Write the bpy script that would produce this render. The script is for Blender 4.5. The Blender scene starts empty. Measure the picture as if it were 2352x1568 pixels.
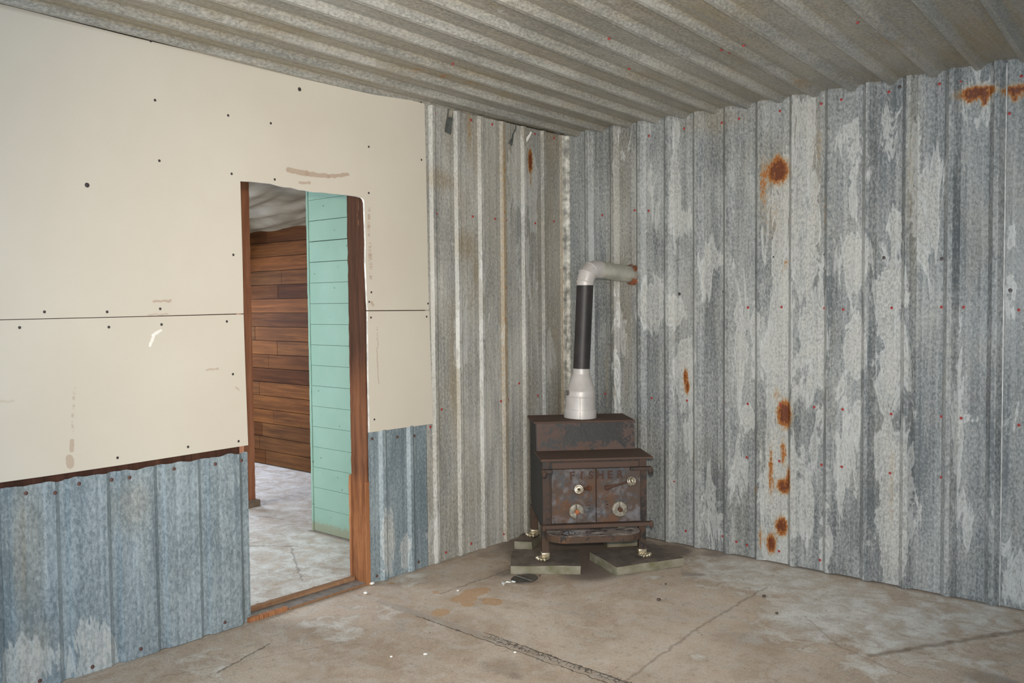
import bpy, bmesh, math, random
import numpy as np
from mathutils import Vector, Matrix, noise as mnoise

random.seed(7)
np.random.seed(7)
SC = bpy.context.scene
COL = SC.collection

# ------------------------------------------------------------------ camera
YAW, PITCH, ROLL, FPX = 2.28450, -0.04132, -0.0093, 2015.8
CAM = Vector((3.6606, -4.7940, 1.5))
FW = Vector((math.cos(YAW)*math.cos(PITCH), math.sin(YAW)*math.cos(PITCH), math.sin(PITCH)))
R0 = FW.cross(Vector((0, 0, 1))).normalized()
U0 = R0.cross(FW)
RT = R0*math.cos(ROLL) + U0*math.sin(ROLL)
UP = -R0*math.sin(ROLL) + U0*math.cos(ROLL)
cd = bpy.data.cameras.new('camera')
cam = bpy.data.objects.new('camera', cd)
COL.objects.link(cam)
cd.sensor_width = 36.0
cd.lens = FPX/2352*36.0
cd.clip_start = 0.05
M = Matrix((RT, UP, -FW)).transposed().to_4x4()
M.translation = CAM
cam.matrix_world = M
SC.camera = cam

# ------------------------------------------------------------------ light
SC.view_settings.view_transform = 'Standard'
SC.view_settings.look = 'None'
SC.view_settings.exposure = 0.0
SC.view_settings.gamma = 1.0
SC.view_settings.use_curve_mapping = False
w = bpy.data.worlds.new('sky')
SC.world = w
w.use_nodes = True
w.node_tree.nodes['Background'].inputs[0].default_value = (0.72, 0.86, 1.0, 1)
w.node_tree.nodes['Background'].inputs[1].default_value = 0.7

def lamp(name, kind, loc, target, energy, color, **kw):
    l = bpy.data.lights.new(name, kind)
    l.energy = energy
    l.color = color
    for k, v in kw.items():
        setattr(l, k, v)
    o = bpy.data.objects.new(name, l)
    o.location = loc
    o.rotation_euler = (Vector(target)-Vector(loc)).to_track_quat('-Z', 'Y').to_euler()
    COL.objects.link(o)
    return o
# the camera's own flash, just above the lens
lamp('camera_flash', 'SPOT', CAM + UP*0.11, CAM + UP*0.11 + FW*5 + RT*0.05, 545, (1.0, 0.86, 0.68),
     spot_size=math.radians(77), spot_blend=1.0, shadow_soft_size=0.03)
# daylight through the wide open barn end behind the camera
lamp('open_end_daylight', 'AREA', (2.2, -6.3, 1.4), (1.3, -2.2, 0.6), 70, (0.80, 0.91, 1.0),
     shape='RECTANGLE', size=3.8, size_y=2.2)
# daylight through the side opening, right of and behind the camera
lamp('side_opening_daylight', 'AREA', (4.2, -3.7, 1.5), (0.9, -2.2, 0.5), 130, (0.80, 0.91, 1.0),
     shape='RECTANGLE', size=2.2, size_y=1.8)
# daylight through the windows of the room beyond the doorway
lamp('far_room_window', 'AREA', (-2.0, -3.45, 1.5), (-1.6, -1.0, 0.3), 75, (0.86, 0.93, 1.0),
     shape='RECTANGLE', size=1.6, size_y=1.2)
lamp('far_room_side_window', 'AREA', (-4.2, -1.0, 1.5), (-2.7, -0.9, 0.0), 60, (0.7, 0.8, 1.0),
     shape='RECTANGLE', size=0.9, size_y=1.0)

# ------------------------------------------------------------------ helpers
def ray(px, py):
    return FW + RT*((px-1176)/FPX) - UP*((py-784)/FPX)
def on_left(px, py, X=0.0):
    d = ray(px, py); return CAM + d*((X-CAM.x)/d.x)
def on_right(px, py, Y=0.0):
    d = ray(px, py); return CAM + d*((Y-CAM.y)/d.y)
def on_flat(px, py, Z=0.0):
    d = ray(px, py); return CAM + d*((Z-CAM.z)/d.z)

def tag(o, label=None, cat=None, group=None, kind=None):
    if label: o['label'] = label
    if cat: o['category'] = cat
    if group: o['group'] = group
    if kind: o['kind'] = kind
    return o
def empty(name, loc=(0, 0, 0), rz=0.0, **kw):
    o = bpy.data.objects.new(name, None)
    o.location = loc
    o.rotation_euler = (0, 0, rz)
    o.empty_display_size = 0.1
    COL.objects.link(o)
    return tag(o, **kw)
def mesh_obj(name, me, mat, parent=None, **kw):
    o = bpy.data.objects.new(name, me)
    COL.objects.link(o)
    if mat and not me.materials: me.materials.append(mat)
    if parent: o.parent = parent
    return tag(o, **kw)
def obj(name, bm, mat, parent=None, smooth=None, **kw):
    bmesh.ops.recalc_face_normals(bm, faces=bm.faces)
    me = bpy.data.meshes.new(name)
    bm.to_mesh(me); bm.free()
    if smooth is not None:
        for p in me.polygons: p.use_smooth = True
        me.set_sharp_from_angle(angle=math.radians(smooth))
    return mesh_obj(name, me, mat, parent, **kw)
def box(bm, a, b, bevel=0.0, mat=None):
    a = Vector(a); b = Vector(b)
    r = bmesh.ops.create_cube(bm, size=1.0)
    T = Matrix.Translation((a+b)/2) @ Matrix.Diagonal((abs(b.x-a.x), abs(b.y-a.y), abs(b.z-a.z), 1))
    if mat is not None: T = mat @ T
    bmesh.ops.transform(bm, matrix=T, verts=r['verts'])
    if bevel > 0:
        es = list({e for v in r['verts'] for e in v.link_edges})
        bmesh.ops.bevel(bm, geom=es, offset=bevel, segments=2, affect='EDGES', profile=0.6)
def lathe(bm, prof, seg=40, base=(0, 0, 0), axis=(0, 0, 1), cap=True):
    base = Vector(base); axis = Vector(axis).normalized()
    t = Vector((1, 0, 0)) if abs(axis.x) < 0.9 else Vector((0, 1, 0))
    e1 = (t - axis*t.dot(axis)).normalized(); e2 = axis.cross(e1)
    rings = []
    for r, h in prof:
        rings.append([bm.verts.new(base + axis*h + (e1*math.cos(2*math.pi*k/seg) + e2*math.sin(2*math.pi*k/seg))*r) for k in range(seg)])
    for a, b in zip(rings, rings[1:]):
        for k in range(seg):
            bm.faces.new((a[k], a[(k+1) % seg], b[(k+1) % seg], b[k]))
    if cap:
        bm.faces.new(rings[0][::-1]); bm.faces.new(rings[-1])
def tube(bm, pts, rad, seg=16, cap=True):
    pts = [Vector(p) for p in pts]
    n = len(pts); rings = []
    prev = None
    for i, p in enumerate(pts):
        if i == 0: t = pts[1]-pts[0]
        elif i == n-1: t = pts[-1]-pts[-2]
        else: t = (pts[i]-pts[i-1]).normalized() + (pts[i+1]-pts[i]).normalized()
        t.normalize()
        if prev is None:
            a = Vector((0, 0, 1)) if abs(t.z) < 0.9 else Vector((1, 0, 0))
            e1 = (a - t*a.dot(t)).normalized()
        else:
            e1 = (prev - t*prev.dot(t)).normalized()
        prev = e1
        e2 = t.cross(e1)
        r = rad[i] if isinstance(rad, (list, tuple)) else rad
        rings.append([bm.verts.new(p + (e1*math.cos(2*math.pi*k/seg) + e2*math.sin(2*math.pi*k/seg))*r) for k in range(seg)])
    for a, b in zip(rings, rings[1:]):
        for k in range(seg):
            bm.faces.new((a[k], a[(k+1) % seg], b[(k+1) % seg], b[k]))
    if cap:
        bm.faces.new(rings[0][::-1]); bm.faces.new(rings[-1])
def prism(bm, pts, off):
    off = Vector(off)
    a = [bm.verts.new(p) for p in pts]
    f = bm.faces.new(a)
    r = bmesh.ops.extrude_face_region(bm, geom=[f])
    vs = [v for v in r['geom'] if isinstance(v, bmesh.types.BMVert)]
    bmesh.ops.translate(bm, verts=vs, vec=off)
def ellipsoid(bm, c, r, mat=None, seg=12):
    q = bmesh.ops.create_uvsphere(bm, u_segments=seg, v_segments=max(6, seg*2//3), radius=1.0)
    T = Matrix.Translation(c) @ Matrix.Diagonal((r[0], r[1], r[2], 1))
    if mat is not None: T = mat @ T
    bmesh.ops.transform(bm, matrix=T, verts=q['verts'])

# ------------------------------------------------------------------ materials
class Nodes:
    def __init__(s, name):
        s.m = bpy.data.materials.new(name); s.m.use_nodes = True
        s.t = s.m.node_tree; s.n = s.t.nodes; s.l = s.t.links
        s.b = s.n['Principled BSDF']
        s.co = s.n.new('ShaderNodeTexCoord').outputs['Object']
    def set(s, sock, v):
        if hasattr(v, 'links'): s.l.new(v, sock)
        elif isinstance(v, (tuple, list)) and len(v) == 3 and sock.type == 'RGBA': sock.default_value = (*v, 1)
        else: sock.default_value = v
    def map(s, scale=(1, 1, 1), rot=(0, 0, 0), vec=None, loc=(0, 0, 0)):
        m = s.n.new('ShaderNodeMapping')
        s.l.new(vec or s.co, m.inputs[0])
        m.inputs['Scale'].default_value = scale; m.inputs['Rotation'].default_value = rot
        m.inputs['Location'].default_value = loc
        return m.outputs[0]
    def noise(s, vec, scale=5, detail=4, rough=0.55, dist=0.0):
        k = s.n.new('ShaderNodeTexNoise'); s.l.new(vec, k.inputs['Vector'])
        k.inputs['Scale'].default_value = scale; k.inputs['Detail'].default_value = detail
        k.inputs['Roughness'].default_value = rough; k.inputs['Distortion'].default_value = dist
        return k.outputs['Fac']
    def voro(s, vec, scale=5, out='Color', feature='F1'):
        k = s.n.new('ShaderNodeTexVoronoi'); k.feature = feature
        s.l.new(vec, k.inputs['Vector']); k.inputs['Scale'].default_value = scale
        return k.outputs[out]
    def math(s, op, a, b=0.0, c=0.0, clamp=False):
        k = s.n.new('ShaderNodeMath'); k.operation = op; k.use_clamp = clamp
        for i, v in enumerate((a, b, c)): s.set(k.inputs[i], v)
        return k.outputs[0]
    def rng(s, v, a, b, c=0.0, d=1.0, smooth=True):
        k = s.n.new('ShaderNodeMapRange')
        k.interpolation_type = 'SMOOTHSTEP' if smooth else 'LINEAR'
        s.set(k.inputs[0], v)
        for i, q in enumerate((a, b, c, d)): k.inputs[i+1].default_value = q
        return k.outputs[0]
    def mix(s, f, a, b, mode='MIX'):
        k = s.n.new('ShaderNodeMix'); k.data_type = 'RGBA'; k.blend_type = mode
        s.set(k.inputs[0], f); s.set(k.inputs[6], a); s.set(k.inputs[7], b)
        return k.outputs[2]
    def ramp(s, f, stops):
        k = s.n.new('ShaderNodeValToRGB'); s.set(k.inputs[0], f)
        e = k.color_ramp.elements
        while len(e) < len(stops): e.new(0.5)
        for q, (p, c) in zip(e, stops): q.position = p; q.color = (*c, 1)
        return k.outputs[0]
    def attr(s, name):
        k = s.n.new('ShaderNodeAttribute'); k.attribute_name = name
        sp = s.n.new('ShaderNodeSeparateColor'); s.l.new(k.outputs['Color'], sp.inputs[0])
        return sp.outputs[0], sp.outputs[1], sp.outputs[2], k.outputs['Alpha']
    def bump(s, h, strength=0.3, dist=0.002):
        k = s.n.new('ShaderNodeBump'); s.set(k.inputs['Height'], h)
        k.inputs['Strength'].default_value = strength; k.inputs['Distance'].default_value = dist
        s.l.new(k.outputs[0], s.b.inputs['Normal'])
    def seg(s, a, b, r, soft, axes, wob=None, grow=1.0):
        """mask of a worn line from a to b (2-D points on the surface), radius r"""
        sp = s.n.new('ShaderNodeSeparateXYZ'); s.l.new(s.co, sp.inputs[0])
        x = sp.outputs[axes[0]]; y = sp.outputs[axes[1]]
        if wob is not None:
            x = s.math('ADD', x, wob[0]); y = s.math('ADD', y, wob[1])
        dx, dy = b[0]-a[0], b[1]-a[1]; L2 = dx*dx+dy*dy+1e-9
        ex = s.math('SUBTRACT', x, a[0]); ey = s.math('SUBTRACT', y, a[1])
        t = s.math('ADD', s.math('MULTIPLY', ex, dx/L2), s.math('MULTIPLY', ey, dy/L2), clamp=True)
        qx = s.math('MULTIPLY_ADD', t, -dx, ex); qy = s.math('MULTIPLY_ADD', t, -dy, ey)
        d = s.math('SQRT', s.math('ADD', s.math('MULTIPLY', qx, qx), s.math('MULTIPLY', qy, qy)))
        return s.rng(d, r, r+soft, 1.0, 0.0)
    def done(s, color, rough=0.6, metal=0.0, spec=0.5):
        s.set(s.b.inputs['Base Color'], color)
        s.set(s.b.inputs['Roughness'], rough)
        s.set(s.b.inputs['Metallic'], metal)
        s.b.inputs['Specular IOR Level'].default_value = spec
        return s.m

def galvanised(name, along, warm=0.0, lo=(0.115, 0.130, 0.140), hi=(0.40, 0.415, 0.41), dull=(0.29, 0.25, 0.18), amt=0.5):
    s = Nodes(name)
    st = [22.0, 22.0, 22.0]; st[along] = 0.9
    fine = [60.0, 60.0, 60.0]; fine[along] = 1.6
    big = [2.2, 2.2, 2.2]; big[along] = 0.8
    spang = [1.0, 1.0, 1.0]; spang[along] = 0.55
    r, g, b, tone = s.attr('stain')
    flake = s.noise(s.map(tuple(spang)), 95, 3, 0.75)
    vc = s.n.new('ShaderNodeSeparateColor'); s.l.new(s.voro(s.map(tuple(spang)), 120), vc.inputs[0])
    streak = s.noise(s.map(tuple(st)), 1.0, 3, 0.6)
    fs = s.noise(s.map(tuple(fine)), 1.0, 2, 0.6)
    cloud = s.noise(s.map(tuple(big)), 1.6, 5, 0.6, 0.6)
    v = s.math('MULTIPLY_ADD', s.math('SUBTRACT', flake, 0.5), 2.3, 0.43)
    v = s.math('MULTIPLY_ADD', s.math('SUBTRACT', vc.outputs[0], 0.5), 0.16, v)
    v = s.math('MULTIPLY_ADD', s.math('SUBTRACT', streak, 0.5), 0.9, v)
    v = s.math('MULTIPLY_ADD', s.math('SUBTRACT', fs, 0.5), 0.7, v)
    v = s.math('MULTIPLY_ADD', s.math('SUBTRACT', cloud, 0.5), 1.7, v)
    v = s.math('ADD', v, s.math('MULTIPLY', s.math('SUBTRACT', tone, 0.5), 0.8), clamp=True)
    c = s.mix(v, lo, hi)
    # brown-olive weathering film
    film = s.noise(s.map(tuple(big), loc=(3, 1, 2)), 2.1, 5, 0.65, 0.5)
    f2 = s.math('ADD', s.rng(film, 0.45, 0.75), s.math('MULTIPLY', s.math('SUBTRACT', streak, 0.42), 0.9))
    f2 = s.math('MULTIPLY', f2, amt, clamp=True)
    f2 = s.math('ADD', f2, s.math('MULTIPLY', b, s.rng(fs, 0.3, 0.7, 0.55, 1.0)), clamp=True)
    c = s.mix(s.math('MULTIPLY', f2, 0.88), c, s.mix(s.rng(flake, 0.3, 0.7), tuple(k*0.72 for k in dull), tuple(k*1.2 for k in dull)))
    # white oxide bloom with brighter tide lines; also carries painted low daylight
    st2 = [11.0, 11.0, 11.0]; st2[along] = 2.6
    ed = s.noise(s.map(tuple(st2)), 1.0, 7, 0.68, 0.9)
    q = s.math('ADD', g, s.math('MULTIPLY', s.math('SUBTRACT', ed, 0.5), 2.4))
    bloom = s.rng(q, 0.46, 0.80)
    line = s.math('MULTIPLY', s.rng(q, 0.40, 0.50), s.rng(q, 0.66, 0.52))
    c = s.mix(s.math('MULTIPLY', bloom, s.rng(flake, 0.36, 0.62, 0.38, 0.78)), c, (0.53, 0.53, 0.505))
    c = s.mix(s.math('MULTIPLY', line, 0.5), c, (0.60, 0.61, 0.60))
    # rust
    rn = s.noise(s.map((1, 1, 0.6) if along == 2 else (1, 0.6, 1)), 75, 4, 0.7)
    q = s.math('ADD', r, s.math('MULTIPLY', s.math('SUBTRACT', rn, 0.5), 1.4))
    c = s.mix(s.rng(q, 0.12, 0.55, 0.0, 0.5), c, (0.36, 0.23, 0.09))
    c = s.mix(s.rng(q, 0.48, 0.66), c, (0.32, 0.115, 0.022))
    c = s.mix(s.rng(q, 0.66, 0.95), c, (0.125, 0.032, 0.010))
    s.bump(s.math('ADD', flake, s.math('MULTIPLY', streak, 2.0)), 0.25, 0.0012)
    rough = s.rng(v, 0.2, 0.8, 0.42, 0.62)
    return s.done(c, s.math('ADD', rough, s.math('MULTIPLY', bloom, 0.2), clamp=True), 0.12, 0.45)

def wood(name, along, base, dark, sc=1.0, usecol=False, rough=0.75):
    s = Nodes(name)
    st = [26.0*sc]*3; st[along] = 1.3*sc
    g = s.noise(s.map(tuple(st)), 1.0, 6, 0.65, 0.4)
    st2 = [5.0]*3; st2[along] = 1.0
    g2 = s.noise(s.map(tuple(st2)), 1.3, 4, 0.6, 0.8)
    c = s.mix(s.rng(g, 0.3, 0.68), dark, base)
    c = s.mix(s.rng(g2, 0.35, 0.72, 0.0, 0.65), c, dark)
    if usecol:
        k = s.n.new('ShaderNodeAttribute'); k.attribute_name = 'plank'
        c = s.mix(1.0, c, k.outputs['Color'], 'MULTIPLY')
    s.bump(g, 0.4, 0.003)
    return s.done(c, rough, 0.0, 0.1)

def plain(name, col, rough=0.6, metal=0.0, var=0.25, scale=18, bump=0.15, spec=0.5):
    s = Nodes(name)
    n = s.noise(s.co, scale, 5, 0.6)
    c = s.mix(s.rng(n, 0.3, 0.7), tuple(x*(1-var) for x in col), tuple(min(1, x*(1+var)) for x in col))
    s.bump(n, bump, 0.002)
    return s.done(c, rough, metal, spec)

def left_xy(px, py):
    p = on_left(px, py, 0.014); return (p.y, p.z)

def gypsum():
    s = Nodes('drywall_paper')
    n = s.noise(s.co, 1.3, 4, 0.6); n2 = s.noise(s.co, 260, 2, 0.6)
    c = s.mix(s.rng(n, 0.3, 0.72), (0.565, 0.515, 0.437), (0.60, 0.555, 0.478))
    c = s.mix(s.rng(n2, 0.3, 0.7, 0.0, 0.05), c, (0.4, 0.36, 0.3))
    wx = s.math('MULTIPLY', s.math('SUBTRACT', s.noise(s.co, 30, 3, 0.6), 0.5), 0.02)
    wy = s.math('MULTIPLY', s.math('SUBTRACT', s.noise(s.map(loc=(5, 5, 5)), 30, 3, 0.6), 0.5), 0.02)
    rag = s.rng(s.noise(s.map((1, 14, 60)), 1.0, 3, 0.6), 0.45, 0.6)
    def mark(a, b, r, col, k=0.8, broken=False, soft=0.003):
        nonlocal c
        m = s.seg(left_xy(*a), left_xy(*b), r, soft, (1, 2), (wx, wy))
        m = s.math('MULTIPLY', m, k)
        if broken: m = s.math('MULTIPLY', m, rag)
        c = s.mix(m, c, col)
    tan = (0.40, 0.30, 0.23)
    mark((662, 391), (705, 399), 0.012, tan); mark((705, 399), (755, 405), 0.010, tan); mark((755, 405), (798, 401), 0.008, tan)
    mark((688, 419), (712, 420), 0.004, tan, 0.7)
    mark((352, 692), (392, 691), 0.004, tan, 0.7)
    mark((345, 793), (352, 770), 0.005, (0.85, 0.83, 0.78)); mark((352, 770), (369, 758), 0.004, (0.85, 0.83, 0.78))
    mark((171, 893), (166, 1005), 0.0035, tan, 0.6, True); mark((166, 1012), (163, 1035), 0.006, tan, 0.7); mark((158, 1052), (162, 1068), 0.013, tan, 0.7)
    mark((474, 850), (500, 847), 0.0025, tan, 0.6); mark((542, 890), (549, 896), 0.002, tan, 0.6)
    mark((848, 480), (846, 560), 0.008, tan, 0.75, True); mark((850, 560), (852, 640), 0.009, tan, 0.75, True)
    mark((853, 695), (857, 700), 0.006, tan, 0.7)
    mark((866, 752), (868, 800), 0.0035, tan, 0.6, True); mark((865, 800), (870, 880), 0.002, tan, 0.6)
    mark((340, 723), (385, 722), 0.002, tan, 0.5)
    mark((0, 922), (30, 920), 0.003, tan, 0.25)
    s.bump(n2, 0.05, 0.001)
    return s.done(c, 0.85, 0.0, 0.25)

def concrete():
    s = Nodes('worn_concrete')
    r, g, b, tone = s.attr('stain')
    n1 = s.noise(s.map((1, 1, 1)), 1.5, 6, 0.62, 0.7)
    n2 = s.noise(s.map((1.0, 1.0, 1)), 9, 5, 0.65, 0.5)
    n3 = s.noise(s.co, 70, 3, 0.7)
    br = s.noise(s.map((2.2, 9, 1), rot=(0, 0, 0.6)), 1.2, 4, 0.6, 0.6)
    c = s.mix(s.rng(n1, 0.3, 0.7), (0.38, 0.290, 0.215), (0.56, 0.465, 0.38))
    c = s.mix(s.math('MULTIPLY', s.rng(n2, 0.40, 0.72), 0.55), c, (0.58, 0.55, 0.505))
    c = s.mix(s.math('MULTIPLY', s.rng(br, 0.52, 0.75), 0.4), c, (0.36, 0.30, 0.24))
    q = s.math('ADD', g, s.math('MULTIPLY', s.math('SUBTRACT', n2, 0.5), 1.8))
    c = s.mix(s.math('MULTIPLY', s.rng(q, 0.15, 1.0), 0.9), c, s.mix(s.rng(n2, 0.3, 0.7), (0.52, 0.50, 0.465), (0.70, 0.69, 0.66)))
    ring = s.math('MULTIPLY', s.rng(q, 0.22, 0.30), s.rng(q, 0.40, 0.31))
    c = s.mix(s.math('MULTIPLY', ring, 0.35), c, (0.33, 0.265, 0.20))
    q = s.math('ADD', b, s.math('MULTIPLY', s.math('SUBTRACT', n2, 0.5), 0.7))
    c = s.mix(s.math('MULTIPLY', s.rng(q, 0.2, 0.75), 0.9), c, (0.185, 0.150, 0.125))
    q = s.math('ADD', r, s.math('MULTIPLY', s.math('SUBTRACT', s.noise(s.co, 24, 4, 0.65), 0.5), 0.95))
    c = s.mix(s.math('MULTIPLY', s.rng(q, 0.46, 0.52), 0.8), c, (0.46, 0.285, 0.155))
    c = s.mix(s.rng(n3, 0.62, 0.8, 0.0, 0.45), c, (0.15, 0.12, 0.1))
    n4 = s.noise(s.co, 190, 3, 0.7)
    c = s.mix(s.rng(n4, 0.25, 0.75), s.mix(1.0, c, (0.74, 0.73, 0.72), 'MULTIPLY'), s.mix(1.0, c, (1.16, 1.16, 1.16), 'MULTIPLY'))
    n5 = s.noise(s.map((1, 1, 1), loc=(9, 2, 0)), 26, 5, 0.7, 0.3)
    c = s.mix(s.math('MULTIPLY', s.rng(n5, 0.54, 0.70), 0.45), c, (0.24, 0.19, 0.15))
    sp = s.voro(s.co, 11, 'Distance')
    c = s.mix(s.math('MULTIPLY', s.rng(sp, 0.035, 0.06, 1, 0), s.rng(n2, 0.45, 0.55)), c, (0.10, 0.075, 0.06))
    wx = s.math('MULTIPLY', s.math('SUBTRACT', s.noise(s.co, 16, 4, 0.6), 0.5), 0.05)
    wy = s.math('MULTIPLY', s.math('SUBTRACT', s.noise(s.map(loc=(5, 5, 5)), 16, 4, 0.6), 0.5), 0.05)
    h = s.math('MULTIPLY', n3, 0.25)
    def crack(pts, rr, soft, col, k):
        nonlocal c, h
        for a, d in zip(pts, pts[1:]):
            m = s.math('MULTIPLY', s.seg(a, d, rr, soft, (0, 1), (wx, wy)), k)
            c = s.mix(m, c, col)
            h = s.math('SUBTRACT', h, m)
    dk = (0.055, 0.043, 0.035)
    # saw-cut joint filled with crumbling mortar, parallel to the far wall
    crack([(0.25, -1.90), (4.2, -1.96)], 0.024, 0.006, (0.27, 0.25, 0.225), 0.35)
    crack([(0.95, -1.875), (1.8, -1.91), (4.2, -1.93)], 0.0015, 0.004, dk, 0.75)
    crack([(0.55, -1.93), (1.1, -1.945), (1.8, -1.965), (4.2, -1.99)], 0.0015, 0.004, dk, 0.75)
    ck = s.voro(s.map((1, 1, 1), vec=s.co), 42, 'Distance', 'DISTANCE_TO_EDGE')
    m = s.math('MULTIPLY', s.seg((1.0, -1.905), (4.2, -1.96), 0.018, 0.006, (0, 1), (wx, wy)), s.rng(ck, 0.04, 0.1, 0.8, 0.0))
    c = s.mix(m, c, dk)
    crack([(1.667, -0.45), (1.68, -1.2), (1.743, -1.95)], 0.002, 0.010, (0.20, 0.16, 0.13), 0.5)
    crack([(0.413, -1.0), (0.409, -1.62)], 0.002, 0.006, (0.13, 0.10, 0.08), 0.55)
    crack([(0.398, -2.903), (0.301, -2.59)], 0.002, 0.006, dk, 0.6)
    crack([(0.25, -3.1), (0.55, -2.35)], 0.001, 0.004, dk, 0.3)
    crack([(2.40, -1.02), (2.50, -0.86), (2.62, -0.66), (2.74, -0.45), (2.9, -0.2)], 0.004, 0.026, (0.20, 0.155, 0.115), 0.65)
    crack([(2.0, -0.75), (2.25, -1.0), (2.6, -1.15)], 0.001, 0.01, (0.17, 0.13, 0.10), 0.35)
    crack([(-1.45, -1.95), (-0.95, -1.55)], 0.002, 0.007, dk, 0.6)
    crack([(-0.95, -1.6), (-0.35, -1.95)], 0.002, 0.007, dk, 0.4)
    crack([(-2.6, -1.45), (-1.6, -1.2)], 0.002, 0.008, dk, 0.45)
    s.bump(h, 0.35, 0.004)
    return s.done(c, 0.82, 0.0, 0.3)

def rusty_iron(name, amount=0.5, black=(0.022, 0.020, 0.020), rust=(0.070, 0.046, 0.037), orange=(0.13, 0.062, 0.033), pale=None, zsplit=None):
    s = Nodes(name)
    n1 = s.noise(s.co, 9, 6, 0.68, 0.6); n2 = s.noise(s.map(loc=(2, 4, 1)), 3.5, 4, 0.6, 0.4); n3 = s.noise(s.co, 60, 4, 0.7)
    v = s.math('ADD', n1, s.math('MULTIPLY', s.math('SUBTRACT', n3, 0.5), 0.5))
    if zsplit is not None:
        sp = s.n.new('ShaderNodeSeparateXYZ'); s.l.new(s.co, sp.inputs[0])
        # soot and paint survive in a band: rust creeps in from the edges
        x, z = sp.outputs[0], sp.outputs[2]
        ex = s.math('ABSOLUTE', s.math('SUBTRACT', x, zsplit[0])); ez = s.math('ABSOLUTE', s.math('SUBTRACT', z, zsplit[2]))
        k = s.math('MAXIMUM', s.math('DIVIDE', ex, zsplit[1]), s.math('DIVIDE', ez, zsplit[3]))
        v = s.math('ADD', s.math('MULTIPLY', s.math('SUBTRACT', v, 0.5), 1.6), s.math('MULTIPLY', k, 0.55))
        f = s.rng(v, 0.40, 0.52)
    else:
        f = s.rng(v, 0.62-amount*0.4, 0.74-amount*0.4)
    c = s.mix(f, black, rust)
    c = s.mix(s.math('MULTIPLY', s.rng(n2, 0.52, 0.68), s.math('MULTIPLY', f, 0.7)), c, orange)
    if pale:
        c = s.mix(s.math('MULTIPLY', s.rng(s.noise(s.map(loc=(7, 7, 7)), 14, 5, 0.7), 0.47, 0.68), 0.8), c, pale)
    s.bump(v, 0.4, 0.003)
    return s.done(c, s.rng(f, 0, 1, 0.5, 0.8), 0.15, 0.4)

M_RIGHT = galvanised('galvanised_wall_sheet', 2, amt=0.25)
M_LEFTUP = galvanised('galvanised_stained_sheet', 2, amt=0.45, lo=(0.23, 0.235, 0.225), hi=(0.55, 0.54, 0.505), dull=(0.31, 0.255, 0.175))
M_LEFTLO = galvanised('galvanised_blue_sheet', 2, amt=0.1, lo=(0.145, 0.19, 0.22), hi=(0.36, 0.425, 0.465))
M_CEIL = galvanised('galvanised_ceiling_sheet', 1, amt=0.45, lo=(0.22, 0.23, 0.225), hi=(0.54, 0.54, 0.515), dull=(0.31, 0.255, 0.165))
M_GYP = gypsum()
M_GYPEDGE = plain('gypsum_core', (0.78, 0.76, 0.72), 0.9)
M_FLOOR = concrete()
M_STUD = wood('old_dark_framing', 2, (0.10, 0.045, 0.03), (0.045, 0.022, 0.016))
M_RAW = wood('raw_split_wood', 2, (0.42, 0.20, 0.095), (0.25, 0.10, 0.045))
M_POST = wood('reddish_post_wood', 2, (0.46, 0.21, 0.115), (0.28, 0.115, 0.065))
M_STRIP = wood('threshold_wood', 1, (0.36, 0.21, 0.12), (0.18, 0.10, 0.06))
M_PLANK = wood('brown_plank', 0, (0.185, 0.076, 0.026), (0.080, 0.034, 0.015), sc=1.0, usecol=True)

def green_paint():
    s = Nodes('green_painted_board')
    n = s.noise(s.co, 3, 4, 0.6); n2 = s.noise(s.map((3, 3, 12)), 9, 4, 0.7)
    c = s.mix(s.rng(n, 0.3, 0.7), (0.225, 0.375, 0.305), (0.26, 0.415, 0.345))
    sp = s.n.new('ShaderNodeSeparateXYZ'); s.l.new(s.co, sp.inputs[0])
    low = s.math('ADD', s.rng(sp.outputs[2], 0.0, 0.17, 1, 0), s.math('MULTIPLY', s.math('SUBTRACT', n2, 0.5), 0.9))
    c = s.mix(s.math('MULTIPLY', s.rng(low, 0.5, 0.85), 0.75), c, (0.25, 0.24, 0.16))
    d = s.voro(s.co, 9, 'Distance')
    c = s.mix(s.rng(d, 0.04, 0.07, 0.7, 0), c, (0.08, 0.11, 0.09))
    c = s.mix(s.rng(n2, 0.7, 0.78, 0, 0.4), c, (0.20, 0.22, 0.16))
    s.bump(n2, 0.15, 0.002)
    return s.done(c, 0.6, 0.0, 0.4)
M_GREEN = green_paint()
M_GROOVE = plain('dark_gap_wood', (0.03, 0.03, 0.025), 0.9)

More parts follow.
